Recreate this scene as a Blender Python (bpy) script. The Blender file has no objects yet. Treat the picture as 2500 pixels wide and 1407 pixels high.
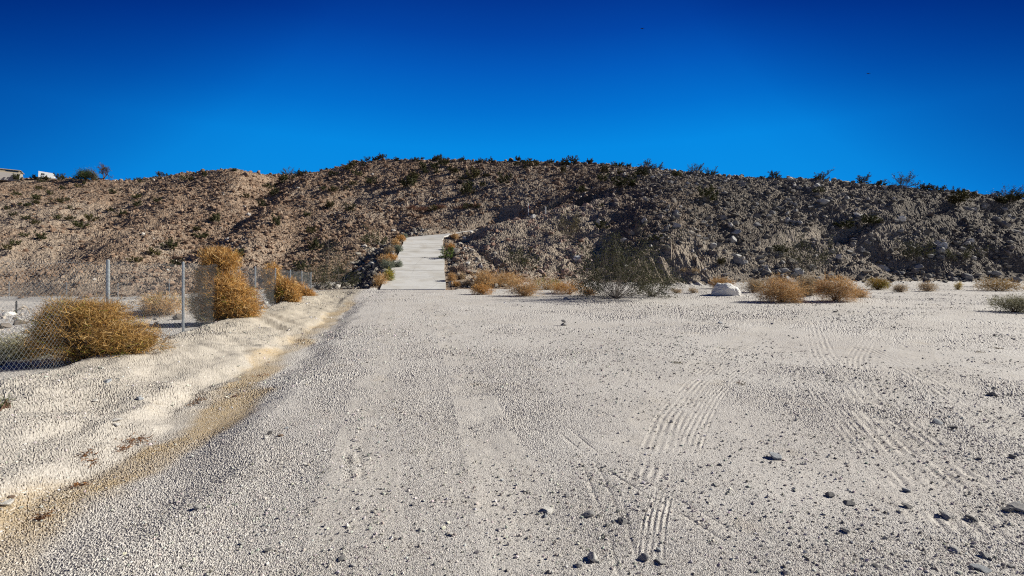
import bpy, math, random
import numpy as np
R = math.radians
rng = np.random.default_rng(7)
C = bpy.context.scene.collection
F, HX, HY, EYE = 1100.0, 1250.0, 674.0, 1.55      # focal length and horizon in pixels of the 2500-wide photograph, eye height
SUN_EL, SUN_AZ = R(31), R(12)                      # azimuth: from +X towards +Y

# ------------------------------------------------------------------ small maths
def sm(a, b, x):
    t = np.clip((x - a) / (b - a), 0, 1); return t * t * (3 - 2 * t)
def _h(ix, iy, seed):
    n = (ix.astype(np.int64) * 374761393 + iy.astype(np.int64) * 668265263 + seed * 2147483) & 0xffffffff
    n = ((n ^ (n >> 13)) * 1274126177) & 0xffffffff
    return ((n ^ (n >> 16)) & 0xffff) / 65535.0
def vn(x, y, seed=0):
    x = np.asarray(x, float); y = np.asarray(y, float)
    ix = np.floor(x); iy = np.floor(y); fx = x - ix; fy = y - iy
    fx = fx * fx * (3 - 2 * fx); fy = fy * fy * (3 - 2 * fy)
    a = _h(ix, iy, seed); b = _h(ix + 1, iy, seed); c = _h(ix, iy + 1, seed); d = _h(ix + 1, iy + 1, seed)
    return (a + (b - a) * fx) * (1 - fy) + (c + (d - c) * fx) * fy - .5
def fbm(x, y, sc, oct=3, seed=0):
    s = 0; a = 1; 
    for o in range(oct):
        s = s + a * vn(x / sc + 17.3 * o, y / sc - 9.1 * o, seed + o); a *= .5; sc *= .5
    return s
def lerp(x, xs, ys): return np.interp(x, xs, ys)

# ------------------------------------------------------------------ terrain: hills
# per bearing (photo column) a section of the slope as (row, distance) knots
SEC = [
(-900, (736,45),(640,62),(560,80),(510,92),(470,104),(438,115)),
(0,    (736,45),(610,65),(545,80),(500,92),(465,104),(433,115)),
(300,  (725,45),(600,63),(540,76),(495,88),(462,100),(436,114)),
(450,  (715,45),(605,62),(538,75),(485,88),(445,100),(413,110)),
(580,  (712,45),(612,60),(540,74),(480,86),(432,97),(399,105)),
(690,  (714,45),(622,60),(557,74),(502,88),(452,104),(419,122)),
(780,  (712,45),(622,58),(555,72),(500,85),(446,98),(413,115)),
(870,  (700,48),(612,60),(546,73),(490,85),(432,98),(395,109)),
(960,  (695,50),(604,66),(556,76),(495,86),(435,96),(391,106)),
(1090, (705,35),(644,45),(592,60),(566,72),(470,88),(390,104)),
(1130, (698,36),(630,46),(571,61),(568,71),(468,87),(390,104)),
(1200, (690,37),(620,48),(550,60),(561,71),(462,86),(391,103)),
(1300, (690,37.5),(610,49),(528,64),(530,71),(450,85),(391,101)),
(1450, (695,38),(600,48),(489,66),(474,71),(433,82),(399,95)),
(1650, (700,38),(604,42.5),(444,68),(441,71),(432,76),(421,82)),
(1800, (700,39),(628,44),(500,58),(475,62),(452,66),(435,71)),
(2000, (695,41),(620,48),(540,54),(500,58),(465,61),(438,66)),
(2200, (692,43),(620,48),(560,52),(520,55),(482,58),(454,62)),
(2500, (690,45),(612,50),(560,53),(532,56),(503,58),(480,60)),
(3400, (690,45),(620,50),(575,53),(545,56),(520,58),(495,62)),
]
TX = np.arange(-900, 3401, 10.0); TD = np.arange(30, 420, .5)
def _table():
    rows = []
    for s in SEC:
        ks = [(EYE + (HY - y) / F * d, d) for (y, d) in s[1:]]
        zf = ks[0][0]
        ds = [30] + [k[1] for k in ks] + [ks[-1][1] + 14, ks[-1][1] + 60, 420]
        zs = [zf] + [k[0] for k in ks] + [ks[-1][0] - 1.6, ks[-1][0] - 12, ks[-1][0] - 16]
        rows.append(np.array([ds, zs, [zf] * len(ds)]))
    xs = [s[0] for s in SEC]
    rows = np.array(rows)                                   # n,3,9
    out = np.empty((len(TX), 3, rows.shape[2]))
    for a in range(3):
        for b in range(rows.shape[2]): out[:, a, b] = np.interp(TX, xs, rows[:, a, b])
    k = np.ones(5) / 5                                      # smooth across the bearings
    for a in range(3):
        for b in range(rows.shape[2]):
            v = np.pad(out[:, a, b], 2, mode='edge'); out[:, a, b] = np.convolve(v, k, 'valid')
    T = np.array([np.interp(TD, o[0], o[1]) - o[2, 0] for o in out])
    for _ in range(2):
        v = np.pad(T, ((0, 0), (2, 2)), mode='edge'); T = sum(v[:, i:i + len(TD)] for i in range(5)) / 5
    return T
TAB = _table()
def hill(X, Y):
    r = np.hypot(X, Y)
    d = np.maximum(Y, r / 2.19)
    u = np.clip(X / np.maximum(d, .1), -1.95, 1.95)
    dw = d + (3.4 * fbm(X, Y, 8, 3, 33) - .6) * (1 - sm(46, 62, d)) * sm(30, 36, d)
    fx = np.clip((u * F + HX + 900) / 10, 0, len(TX) - 1.001); fd = np.clip((dw - 30) / .5, 0, len(TD) - 1.001)
    i = fx.astype(int); j = fd.astype(int); a = fx - i; b = fd - j
    t = TAB
    z = (t[i, j] * (1 - a) + t[i + 1, j] * a) * (1 - b) + (t[i, j + 1] * (1 - a) + t[i + 1, j + 1] * a) * b
    back = sm(-.3, .1, Y / np.maximum(r, .1))
    return z * back, d
# ------------------------------------------------------------------ terrain: pad, bank, ditch, lower ground
def pad(Y): return lerp(Y, [0, 10, 16, 22, 26, 35, 45, 60], [0, 0, .07, .25, .38, .53, .72, .9])
def band(X, Y): return X + .265 * Y
def ground(X, Y):
    s = band(X, Y)
    far = sm(30, 35, Y)
    wob = (.42 * fbm(s, Y, 2.3, 3, 5) + .26 * fbm(X, Y, .7, 3, 9)) * sm(-5.4, -4.6, s) * (1 - sm(-1.2, 0, s))
    s2 = s + wob
    p = pad(Y)
    crest = lerp(Y, [3, 12, 20, 27, 32], [.13, .22, .36, .46, .52])
    dit = lerp(Y, [3, 12, 18, 23, 27, 33], [-.17, -.20, -.12, .10, .36, .50])
    low = .03 - 1.0 * sm(0, 24, -5.7 - s)
    ks = [-5.55, -4.95, -4.2, -3.1, -2.65, -2.1, -1.3, -.2]
    vs = [.03 + 0 * Y, crest, crest * .92, dit * .45 + crest * .34, dit, dit + .015, p - .035, p]
    z = np.where(s2 < ks[0], np.where(s < ks[0], low, .03), 0.0)
    for k in range(len(ks) - 1):
        t = np.clip((s2 - ks[k]) / (ks[k + 1] - ks[k]), 0, 1); t = t * t * (3 - 2 * t) * .6 + t * .4
        z = np.where((s2 >= ks[k]) & (s2 < ks[k + 1]), vs[k] + (vs[k + 1] - vs[k]) * t, z)
    z = np.where(s2 >= ks[-1], p, z)
    z2 = low + (p - low) * sm(-16, -1.5, s)
    z = z * (1 - far) + z2 * far
    z = z + sm(-5.4, -5, s) * (1 - sm(-2.8, -2.4, s)) * (1 - far) * .09 * fbm(X, Y, .55, 3, 37)
    # rills on the bank side
    bk = sm(-4.4, -3.8, s) * (1 - sm(-3.0, -2.6, s)) * (1 - far)
    z = z - bk * .20 * np.clip(vn(Y * 1.7 + s * .9, s * .25, 31) + .12, 0, 1) * lerp(Y, [5, 14], [.5, 1.3])
    return z
RC = np.array([(-7.55,34.4,.50),(-9.3,45.4,2.95),(-10.7,54,5.0),(-11.6,59,6.22),(-11.8,61.5,6.8),(-11.1,64.0,7.28),(-9.6,66.1,7.72),(-7.4,68,8.2),(-4.5,69.6,8.7),(-2.6,70.4,8.95)])
def road_near(X, Y):
    """distance to the driveway's centre line and its height there"""
    best = np.full(X.shape, 1e9); zz = np.zeros(X.shape); side = np.zeros(X.shape)
    for a, b in zip(RC[:-1], RC[1:]):
        dx, dy = b[0] - a[0], b[1] - a[1]; L = dx * dx + dy * dy
        t = np.clip(((X - a[0]) * dx + (Y - a[1]) * dy) / L, 0, 1)
        px, py = a[0] + t * dx, a[1] + t * dy; q = np.hypot(X - px, Y - py)
        m = q < best; best = np.where(m, q, best); zz = np.where(m, a[2] + t * (b[2] - a[2]), zz)
        side = np.where(m, np.sign(dx * (Y - a[1]) - dy * (X - a[0])), side)
    return best, zz, side
MOUNDS = [(-13.6, 17.5, .55, 1.9), (-16.5, 19.5, .35, 1.6), (-25, 25, .4, 3.5), (12.5, 27.5, .18, 1.6), (17.5, 24.5, .16, 2.0), (2.5, 29.5, .12, 2.2)]
GULL = [((1096, 62), (1128, 56), (1165, 51.5), (1215, 46), (1262, 40), .55, .7), ((690, 122), (640, 100), (590, 84), (500, 70), (400, 58), 2.0, 4.2), ((1650, 60), (1560, 55), (1480, 50), (1420, 44), (1400, 40), 1.0, 3.0),
        ((940, 106), (880, 92), (830, 80), (760, 66), (700, 55), 1.2, 4.5), ((330, 112), (300, 95), (230, 80), (150, 66), (60, 52), 1.3, 6.0),
        ((2150, 60), (2080, 56), (2010, 52), (1950, 48), (1900, 44), .8, 3.0), ((2420, 60), (2380, 56), (2320, 52), (2280, 50), (2250, 46), .8, 3.0)]
def terrain(X, Y, det=True):
    X = np.asarray(X, float); Y = np.asarray(Y, float)
    hz, d = hill(X, Y)
    g = ground(X, np.clip(Y, -60, 200))
    z = g + hz
    hm = sm(.15, 1.6, hz)
    u = X / np.maximum(d, .1) * F + HX
    for G in GULL:
        gd = [p[1] for p in G[:5]][::-1]; gu = [p[0] for p in G[:5]][::-1]
        cx = np.interp(d, gd, gu); off = (u - cx) * d / F + 3.2 * fbm(X, Y, 7, 3, 18) * (G[6] > 2)
        z = z - G[5] * np.exp(-(off / G[6]) ** 2) * sm(gd[0] - 4, gd[0] + 8, d) * (1 - sm(gd[-1] - 12, gd[-1] - 2, d)) * hm
    sp = np.interp(d, [58, 70, 84, 100, 118], [560, 640, 700, 745, 800]); z = z + 1.5 * np.exp(-((u - sp + 60 * fbm(X, Y, 9, 2, 19)) * d / F / 5.5) ** 2) * sm(54, 66, d) * (1 - sm(100, 116, d)) * hm
    # a bench climbing to the right across the near slope
    bd = np.interp(u, [1650, 1850, 1990, 2150, 2400], [42, 46.5, 50.5, 54, 57]); z = z - .55 * np.exp(-((d - bd - .5) / 1.1) ** 2) * (u > 1640) + .35 * np.exp(-((d - bd + 1.6) / .9) ** 2) * (u > 1700) * hm
    # relief of the slopes, dying out at the crest
    ridge_d = np.interp(u, [s[0] for s in SEC], [s[6][1] for s in SEC])
    up = 1 - .75 * sm(-14, -3, d - ridge_d) 
    rel = fbm(X, Y, 11, 3, 40) * .95 + (.5 - np.abs(fbm(X, Y, 5.5, 3, 50)) * 2) * .5
    qa = np.full(X.shape, 99.0); mm = (Y > 25) & (Y < 100) & (X > -45) & (X < 25)
    if mm.any(): qa[mm] = road_near(X[mm], Y[mm])[0]
    calm = sm(3, 13, qa)
    z = z + rel * hm * up * calm
    if det:
        z = z + hm * ((fbm(X, Y, 1.7, 3, 60) * (.37 - .12 * sm(1450, 1750, u)) * (.4 + .6 * calm)) + fbm(X, Y, .5, 2, 65) * .2)
        # rilled cut face at the foot of the near slope
        rf = np.exp(-((u - 1665) / 95) ** 4) * sm(38, 39.5, d) * (1 - sm(43.5, 46, d))
        z = z - rf * (.55 * np.abs(fbm(X + .25 * Y, Y * .22, .95, 3, 71)) ** .8 + .25 * fbm(X, Y * .3, .35, 2, 75))
        z = z + (1 - hm) * (fbm(X, Y, 3.1, 3, 80) * .035 + fbm(X, Y, .45, 3, 84) * .012)
    for (mx, my, mh, mr) in MOUNDS:
        z = z + mh * np.exp(-((X - mx) ** 2 + (Y - my) ** 2) / mr ** 2)
    m = (Y > 28) & (Y < 100) & (X > -45) & (X < 25)
    if m.any():
        xx, yy = X[m], Y[m]; q, rz, sd = road_near(xx, yy)
        lo = rz - .06 - .62 * np.clip(q - 3.3, 0, 99) + .25 * vn(xx / 1.1, yy / 1.1, 90) * sm(3.3, 4.5, q)
        hi = rz - .06 + np.where((yy > 55) & (sd < 0), .04, np.where(yy > 55, 1.1, .8)) * np.clip(q - 3.2, 0, 99) + .9 * np.clip(q - 6.5, 0, 99) + .12 * vn(xx / .6, yy / .6, 93) - .4 * (sd < 0) * sm(56, 59, yy) * (1 - sm(6, 8, q))
        on = sm(33.6, 34.6, yy)
        zc = np.clip(z[m], lo, np.maximum(hi, lo))
        zc = np.where(q < 2.9, rz - .10, zc)
        z[m] = z[m] * (1 - on) + zc * on
    return z
def tz(x, y): return float(terrain(np.array([x]), np.array([y]))[0])
_D = np.concatenate([np.linspace(2.0, 40, 1400), np.linspace(40, 135, 1100)])
def hit(px, py):
    """the point of the terrain at a photograph pixel"""
    X = (px - HX) / F * _D; zr = EYE + (HY - py) / F * _D; zt = terrain(X, _D)
    k = np.argmax(zt >= zr)
    if zt[k] < zr[k]: k = np.argmin(zr - zt)
    return float(X[k]), float(_D[k]), float(zt[k])
def at(px, d):
    X = (px - HX) / F * d; return float(X), float(d), tz(X, d)

# ------------------------------------------------------------------ objects
def mesh_np(name, V, faces, mat, parent=None, col=None, smooth=False, link=True, attrs=None):
    """faces: (n,k) array of equal size"""
    me = bpy.data.meshes.new(name)
    V = np.asarray(V, np.float32); faces = np.asarray(faces, np.int32); n, k = faces.shape
    me.vertices.add(len(V)); me.vertices.foreach_set('co', V.ravel())
    me.loops.add(n * k); me.loops.foreach_set('vertex_index', faces.ravel())
    me.polygons.add(n); me.polygons.foreach_set('loop_start', np.arange(n, dtype=np.int32) * k)
    try: me.polygons.foreach_set('loop_total', np.full(n, k, np.int32))
    except Exception: pass
    me.polygons.foreach_set('use_smooth', np.full(n, bool(smooth)))
    if col is not None:
        a = me.color_attributes.new('Col', 'FLOAT_COLOR', 'POINT')
        c = np.ones((len(V), 4), np.float32); c[:, :3] = col; a.data.foreach_set('color', c.ravel())
    for nm, v in (attrs or {}).items():
        a = me.attributes.new(nm, 'FLOAT', 'POINT'); a.data.foreach_set('value', np.asarray(v, np.float32))
    me.update(calc_edges=True); me.validate()
    me.materials.append(mat)
    if not link: return me
    o = bpy.data.objects.new(name, me); C.objects.link(o)
    if parent: o.parent = parent
    return o
def tag(o, label=None, cat=None, group=None, kind=None):
    if label: o['label'] = label
    if cat: o['category'] = cat
    if group: o['group'] = group
    if kind: o['kind'] = kind
    return o
def empty(name, loc=(0, 0, 0), rz=0):
    o = bpy.data.objects.new(name, None); C.objects.link(o); o.location = loc; o.rotation_euler = (0, 0, rz); return o
class MB:
    """collects prisms and tubes (quads) for one mesh"""
    def __init__(s): s.v = []; s.f = []
    def box(s, a, b):
        n = len(s.v); x0, y0, z0 = a; x1, y1, z1 = b
        s.v += [(x0,y0,z0),(x1,y0,z0),(x1,y1,z0),(x0,y1,z0),(x0,y0,z1),(x1,y0,z1),(x1,y1,z1),(x0,y1,z1)]
        s.f += [tuple(n + i for i in q) for q in ((0,3,2,1),(4,5,6,7),(0,1,5,4),(1,2,6,5),(2,3,7,6),(3,0,4,7))]
    def tube(s, pts, rad, k=6, cap=True):
        pts = [np.array(p, float) for p in pts]; n0 = len(s.v)
        if not hasattr(rad, '__len__'): rad = [rad] * len(pts)
        for i, p in enumerate(pts):
            t = pts[min(i + 1, len(pts) - 1)] - pts[max(i - 1, 0)]; t /= (np.linalg.norm(t) + 1e-9)
            a = np.cross(t, (0, 0, 1.0)) if abs(t[2]) < .9 else np.cross(t, (1.0, 0, 0)); a /= np.linalg.norm(a); b = np.cross(t, a)
            for j in range(k):
                w = 2 * math.pi * j / k; s.v.append(tuple(p + rad[i] * (math.cos(w) * a + math.sin(w) * b)))
        for i in range(len(pts) - 1):
            for j in range(k):
                a0 = n0 + i * k + j; a1 = n0 + i * k + (j + 1) % k; s.f.append((a0, a1, a1 + k, a0 + k))
        if cap:
            for base in (n0, n0 + (len(pts) - 1) * k):
                c = len(s.v); s.v.append(tuple(np.mean(s.v[base:base + k], axis=0)))
                for j in range(0, k, 2): s.f.append((base + j, base + (j + 1) % k, base + (j + 2) % k, c))
    def build(s, name, mat, parent=None, smooth=False): return mesh_np(name, s.v, s.f, mat, parent, smooth=smooth)

# ------------------------------------------------------------------ materials
def nm(name):
    m = bpy.data.materials.new(name); m.use_nodes = True; nt = m.node_tree; b = nt.nodes['Principled BSDF']
    b.inputs['Roughness'].default_value = .9; b.inputs['Specular IOR Level'].default_value = .15
    return m, nt, b
def N(nt, t, **kw):
    n = nt.nodes.new(t)
    for k, v in kw.items():
        if k in n.inputs: n.inputs[k].default_value = v
        else: setattr(n, k, v)
    return n
def mixc(nt, fac, a, b, mode='MIX'):
    n = nt.nodes.new('ShaderNodeMix'); n.data_type = 'RGBA'; n.blend_type = mode
    for s, v in ((0, fac), (6, a), (7, b)):
        if isinstance(v, (int, float)): n.inputs[s].default_value = v
        elif isinstance(v, tuple): n.inputs[s].default_value = (*v, 1)
        else: nt.links.new(v, n.inputs[s])
    return n.outputs[2]
def ramp(nt, v, a, b, lo=0., hi=1.):
    n = nt.nodes.new('ShaderNodeMapRange'); nt.links.new(v, n.inputs[0])
    n.inputs[1].default_value = a; n.inputs[2].default_value = b; n.inputs[3].default_value = lo; n.inputs[4].default_value = hi
    return n.outputs[0]
def noise(nt, scale, detail=4, rough=.6):
    tc = nt.nodes.get('TC') or nt.nodes.new('ShaderNodeTexCoord'); tc.name = 'TC'
    n = N(nt, 'ShaderNodeTexNoise', Scale=scale, Detail=detail, Roughness=rough); nt.links.new(tc.outputs['Object'], n.inputs['Vector'])
    return n.outputs['Fac']
def bump(nt, b, pairs):
    prev = None
    for h, dist, st in pairs:
        n = N(nt, 'ShaderNodeBump', Distance=dist, Strength=st); nt.links.new(h, n.inputs['Height'])
        if prev: nt.links.new(prev, n.inputs['Normal'])
        prev = n.outputs[0]
    nt.links.new(prev, b.inputs['Normal'])
def attr(nt, name, out='Fac'):
    n = nt.nodes.new('ShaderNodeAttribute'); n.attribute_name = name; return n.outputs[out]

def mat_gravel():
    m, nt, b = nm('desert_gravel')
    c = mixc(nt, ramp(nt, noise(nt, .35, 4), .35, .65), (.535, .505, .48), (.61, .585, .56))
    c = mixc(nt, attr(nt, 'cream'), c, (.44, .385, .30))
    c = mixc(nt, attr(nt, 'silt'), c, (.44, .32, .165))
    c = mixc(nt, ramp(nt, noise(nt, 2.2, 6, .7), .52, .75, 0, .35), c, (.40, .35, .30))
    v = N(nt, 'ShaderNodeTexVoronoi', Scale=95.0); nt.links.new(nt.nodes['TC'].outputs['Object'], v.inputs['Vector'])
    hs = N(nt, 'ShaderNodeSeparateColor'); nt.links.new(v.outputs['Color'], hs.inputs[0])
    c = mixc(nt, ramp(nt, hs.outputs[0], .80, .86, 0, .55), c, (.22, .20, .19))
    c = mixc(nt, ramp(nt, hs.outputs[1], .86, .92, 0, .6), c, (.80, .74, .68))
    c = mixc(nt, ramp(nt, noise(nt, 260, 2), .3, .7, 0, .35), c, (.33, .29, .26))
    nt.links.new(c, b.inputs['Base Color'])
    bump(nt, b, [(v.outputs['Distance'], .006, .5), (noise(nt, 170, 3, .7), .004, .6), (noise(nt, 22, 4), .012, .4)])
    return m
def mat_hill():
    m, nt, b = nm('hillside_soil')
    c = mixc(nt, ramp(nt, noise(nt, .16, 5), .38, .62), (.245, .165, .115), (.375, .275, .20))
    c = mixc(nt, attr(nt, 'grey'), c, (.18, .152, .124))
    c = mixc(nt, attr(nt, 'pale'), c, (.44, .37, .30))
    c = mixc(nt, ramp(nt, noise(nt, 1.1, 6, .7), .5, .72, 0, .6), c, (.15, .11, .085))
    v = N(nt, 'ShaderNodeTexVoronoi', Scale=5.5); nt.links.new(nt.nodes['TC'].outputs['Object'], v.inputs['Vector'])
    hs = N(nt, 'ShaderNodeSeparateColor'); nt.links.new(v.outputs['Color'], hs.inputs[0])
    c = mixc(nt, ramp(nt, hs.outputs[0], .70, .85, 0, .6), c, (.13, .105, .09))
    c = mixc(nt, ramp(nt, hs.outputs[1], .85, .95, 0, .5), c, (.48, .41, .34))
    nt.links.new(c, b.inputs['Base Color'])
    bump(nt, b, [(v.outputs['Distance'], .10, 1.0), (noise(nt, 9, 5, .75), .09, 1.0)])
    return m
def mat_rock():
    m, nt, b = nm('weathered_rock')
    c = attr(nt, 'Col', 'Color')
    c = mixc(nt, ramp(nt, noise(nt, 14, 4, .7), .4, .7, 0, .5), c, mixc(nt, .5, c, (.08, .07, .065)))
    nt.links.new(c, b.inputs['Base Color']); bump(nt, b, [(noise(nt, 30, 4, .7), .01, .8)])
    return m
def mat_plain_rock(name, a, bcol, sc=9):
    m, nt, b = nm(name)
    c = mixc(nt, ramp(nt, noise(nt, sc, 5, .7), .35, .65), a, bcol)
    nt.links.new(c, b.inputs['Base Color']); bump(nt, b, [(noise(nt, sc * 3, 5, .7), .015, .9)])
    return m
def mat_col(name, rough=.85, trans=0.0):
    m, nt, b = nm(name); nt.links.new(attr(nt, 'Col', 'Color'), b.inputs['Base Color']); b.inputs['Roughness'].default_value = rough
    if trans:
        t = N(nt, 'ShaderNodeBsdfTranslucent'); nt.links.new(attr(nt, 'Col', 'Color'), t.inputs[0])
        mx = N(nt, 'ShaderNodeMixShader'); mx.inputs[0].default_value = trans
        out = nt.nodes['Material Output']; nt.links.new(b.outputs[0], mx.inputs[1]); nt.links.new(t.outputs[0], mx.inputs[2]); nt.links.new(mx.outputs[0], out.inputs[0])
    return m
def mat_solid(name, col, rough=.7, metal=0., var=.15, sc=6, spec=.3):
    m, nt, b = nm(name)
    c = mixc(nt, ramp(nt, noise(nt, sc, 4), .35, .65), col, tuple(x * (1 - var) for x in col))
    nt.links.new(c, b.inputs['Base Color']); b.inputs['Roughness'].default_value = rough; b.inputs['Metallic'].default_value = metal; b.inputs['Specular IOR Level'].default_value = spec
    return m
def mat_concrete():
    m, nt, b = nm('driveway_concrete')
    tc = N(nt, 'ShaderNodeTexCoord'); tc.name = 'TC'
    mp = N(nt, 'ShaderNodeMapping'); mp.inputs['Scale'].default_value = (.12, 2.6, .3); nt.links.new(tc.outputs['Object'], mp.inputs[0])
    st = N(nt, 'ShaderNodeTexNoise', Scale=3.0, Detail=5.0); nt.links.new(mp.outputs[0], st.inputs['Vector'])
    c = mixc(nt, ramp(nt, st.outputs['Fac'], .35, .68), (.62, .61, .60), (.53, .515, .50))
    c = mixc(nt, ramp(nt, noise(nt, .5, 5), .45, .66, 0, .75), c, (.44, .41, .37))
    c = mixc(nt, ramp(nt, noise(nt, 7, 6, .7), .62, .72, 0, .5), c, (.36, .32, .28))
    vo = N(nt, 'ShaderNodeTexVoronoi', Scale=.22); vo.feature = 'DISTANCE_TO_EDGE'; nt.links.new(tc.outputs['Object'], vo.inputs['Vector'])
    c = mixc(nt, ramp(nt, vo.outputs['Distance'], 0, .006, .45, 0), c, (.2, .18, .16))
    nt.links.new(c, b.inputs['Base Color']); bump(nt, b, [(noise(nt, 25, 4), .006, .6)])
    return m
M = dict(gravel=mat_gravel(), hill=mat_hill(), rock=mat_rock(), concrete=mat_concrete(),
    joint=mat_solid('joint_dark', (.16, .14, .12)),
    white_rock=mat_plain_rock('pale_quartz_boulder', (.86, .84, .81), (.72, .70, .67), 3.5),
    straw=mat_col('dry_straw', .8, .25), leaf=mat_col('small_leaves', .7, .15), twig=mat_col('bare_twigs', .85),
    steel=mat_solid('galvanised_steel', (.42, .45, .47), .42, .75, .25, 12, .5), wire=mat_solid('galvanised_wire', (.22, .24, .26), .5, .4, .3, 3, .5),
    whitepost=mat_solid('white_plastic', (.82, .82, .80), .5), red=mat_solid('red_tape', (.65, .03, .03), .5),
    blackened=mat_solid('dark_weathered_slat', (.035, .036, .04), .7), tan=mat_solid('tan_stucco', (.42, .36, .27), .9), block=mat_solid('grey_block', (.42, .39, .37), .9),
    glass=mat_solid('dark_window', (.015, .018, .02), .1, 0, .0, 1, .8), white=mat_solid('white_enamel', (.86, .87, .88), .35), bark=mat_solid('brown_bark', (.17, .10, .07), .9, 0, .3, 8),
    feather=mat_solid('dark_plumage', (.02, .02, .022), .9))

# ------------------------------------------------------------------ the ground sheet (polar about the camera's foot)
def track_fields(X, Y):
    dz = np.zeros(X.shape); lane = np.zeros(X.shape)
    def seg(pts, w, kind, depth=1.0):
        nonlocal dz
        P = np.array([(EYE * (p[0] - HX) / (p[1] - HY), EYE * F / (p[1] - HY)) for p in pts])
        # resample with Catmull-like smoothing
        t = np.linspace(0, len(P) - 1, 12 * (len(P) - 1) + 1); px = np.interp(t, range(len(P)), P[:, 0]); py = np.interp(t, range(len(P)), P[:, 1])
        for _ in range(6):
            px[1:-1] = (px[:-2] + px[1:-1] * 2 + px[2:]) / 4; py[1:-1] = (py[:-2] + py[1:-1] * 2 + py[2:]) / 4
        acc = 0; m0 = (X > px.min() - w) & (X < px.max() + w) & (Y > py.min() - w) & (Y < py.max() + w)
        if not m0.any(): return
        x = X[m0]; y = Y[m0]; bq = np.full(x.shape, 1e9); bl = np.zeros(x.shape); bs = np.zeros(x.shape)
        for i in range(len(px) - 1):
            dx, dy = px[i + 1] - px[i], py[i + 1] - py[i]; L = math.hypot(dx, dy) + 1e-9
            tt = np.clip(((x - px[i]) * dx + (y - py[i]) * dy) / L / L, 0, 1)
            qx = x - px[i] - tt * dx; qy = y - py[i] - tt * dy; q = np.hypot(qx, qy); lat = (dx * (y - py[i]) - dy * (x - px[i])) / L
            mm = q < bq; bq = np.where(mm, q, bq); bl = np.where(mm, lat, bl); bs = np.where(mm, acc + tt * L, bs); acc += L
        ends = sm(0, .25, bs) * (1 - sm(acc - .25, acc, bs))
        inside = (1 - sm(w * .85, w, bq)) * ends * np.clip(.75 + 1.6 * fbm(x, y, .35, 2, 300), .1, 1.1)
        if kind == 'rib':      # long grooves
            h = -.004 + .011 * np.sin(bl * 2 * math.pi / (w * .40) + 1.6 * fbm(x, y, .5, 2, 320))
        elif kind == 'lug':    # chevrons
            h = -.010 + .009 * np.sign(np.sin(bs * 2 * math.pi / .062 + np.abs(bl) * 50)) + .006 * np.cos(bl * 2 * math.pi / w)
        elif kind == 'lane':   # a worn wheel path
            bl = bl + .16 * fbm(x, y, .9, 3, 330); h = -.017 * np.exp(-(bl / (w * .6)) ** 2) + .008 * np.exp(-((np.abs(bl) - w * .9) / .05) ** 2)
        else:                  # two cut edges
            h = -.016 * np.exp(-((np.abs(bl) - w * .6) / .012) ** 2) - .006 + .004 * np.sin(bs * 2 * math.pi / .05)
        dz[m0] += depth * .34 * inside * h * np.clip(.8 + 1.2 * fbm(x, y, .16, 2, 310), .25, 1.2); lane[m0] = np.maximum(lane[m0], inside * (1.0 if kind == 'lane' else .35))
    seg([(1575,1190),(1600,1110),(1625,1030),(1690,940),(1790,860),(1900,815),(2080,772),(2300,748)], .17, 'rib', .95)
    seg([(1660,1140),(1690,1060),(1740,960),(1840,880),(1960,825),(2100,790)], .13, 'rib', .9)
    seg([(1990,800),(2010,860),(2060,930),(2110,1000),(2210,1110),(2330,1230),(2480,1370)], .24, 'rib', 1.15)
    seg([(2190,790),(2120,830),(2090,880),(2120,950),(2200,1040),(2330,1150),(2480,1260)], .2, 'rib', 1.0)
    seg([(1370,1040),(1450,1110),(1560,1180),(1720,1270),(1850,1350)], .11, 'edge', 1.0)
    seg([(1430,1110),(1470,1200),(1510,1300),(1545,1430)], .10, 'edge', 1.2)
    seg([(1550,1180),(1520,1240)], .05, 'edge', 1.0)
    seg([(1620,1190),(1600,1270),(1588,1400)], .085, 'rib', 1.3)
    seg([(1500,1190),(1520,1270),(1530,1330)], .05, 'edge', 1.0)
    seg([(860,1090),(865,1140),(868,1180)], .09, 'lug', 1.2)
    seg([(1100,1290),(1090,1180),(1075,1060),(1060,950),(1040,860),(1020,790),(1000,740)], .20, 'lug', .35)
    seg([(960,980),(965,900),(960,830),(950,770),(945,735)], .18, 'lug', .35)
    seg([(1800,760),(2000,800),(2200,890),(2420,1040)], .22, 'rib', .9); seg([(1700,800),(1950,792),(2200,782),(2500,790)], .3, 'rib', 1.2); seg([(1960,900),(2040,1010),(2150,1140),(2280,1290)], .16, 'rib', .7)
    seg([(1450,815),(1600,812),(1800,830)], .3, 'rib', .8)
    for pts, w in (([(1330,1440),(1250,1230),(1190,1060),(1130,900),(1080,800),(1045,735)], .30), ([(860,1440),(880,1200),(905,1000),(925,850),(950,760),(965,730)], .30),
        ([(1560,1100),(1640,960),(1740,870),(1880,800),(2080,760),(2300,745)], .34), ([(2400,1330),(2240,1110),(2130,960),(2100,870),(2160,810),(2280,770)], .36), ([(2500,1080),(2330,950),(2230,870),(2260,800),(2400,760)], .3),
        ([(1020,760),(1200,790),(1500,800),(1800,790),(2100,770)], .4), ([(1000,735),(1250,765),(1600,762),(2000,750)], .4)):
        seg(pts, w, 'lane')
    return dz, lane
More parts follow.
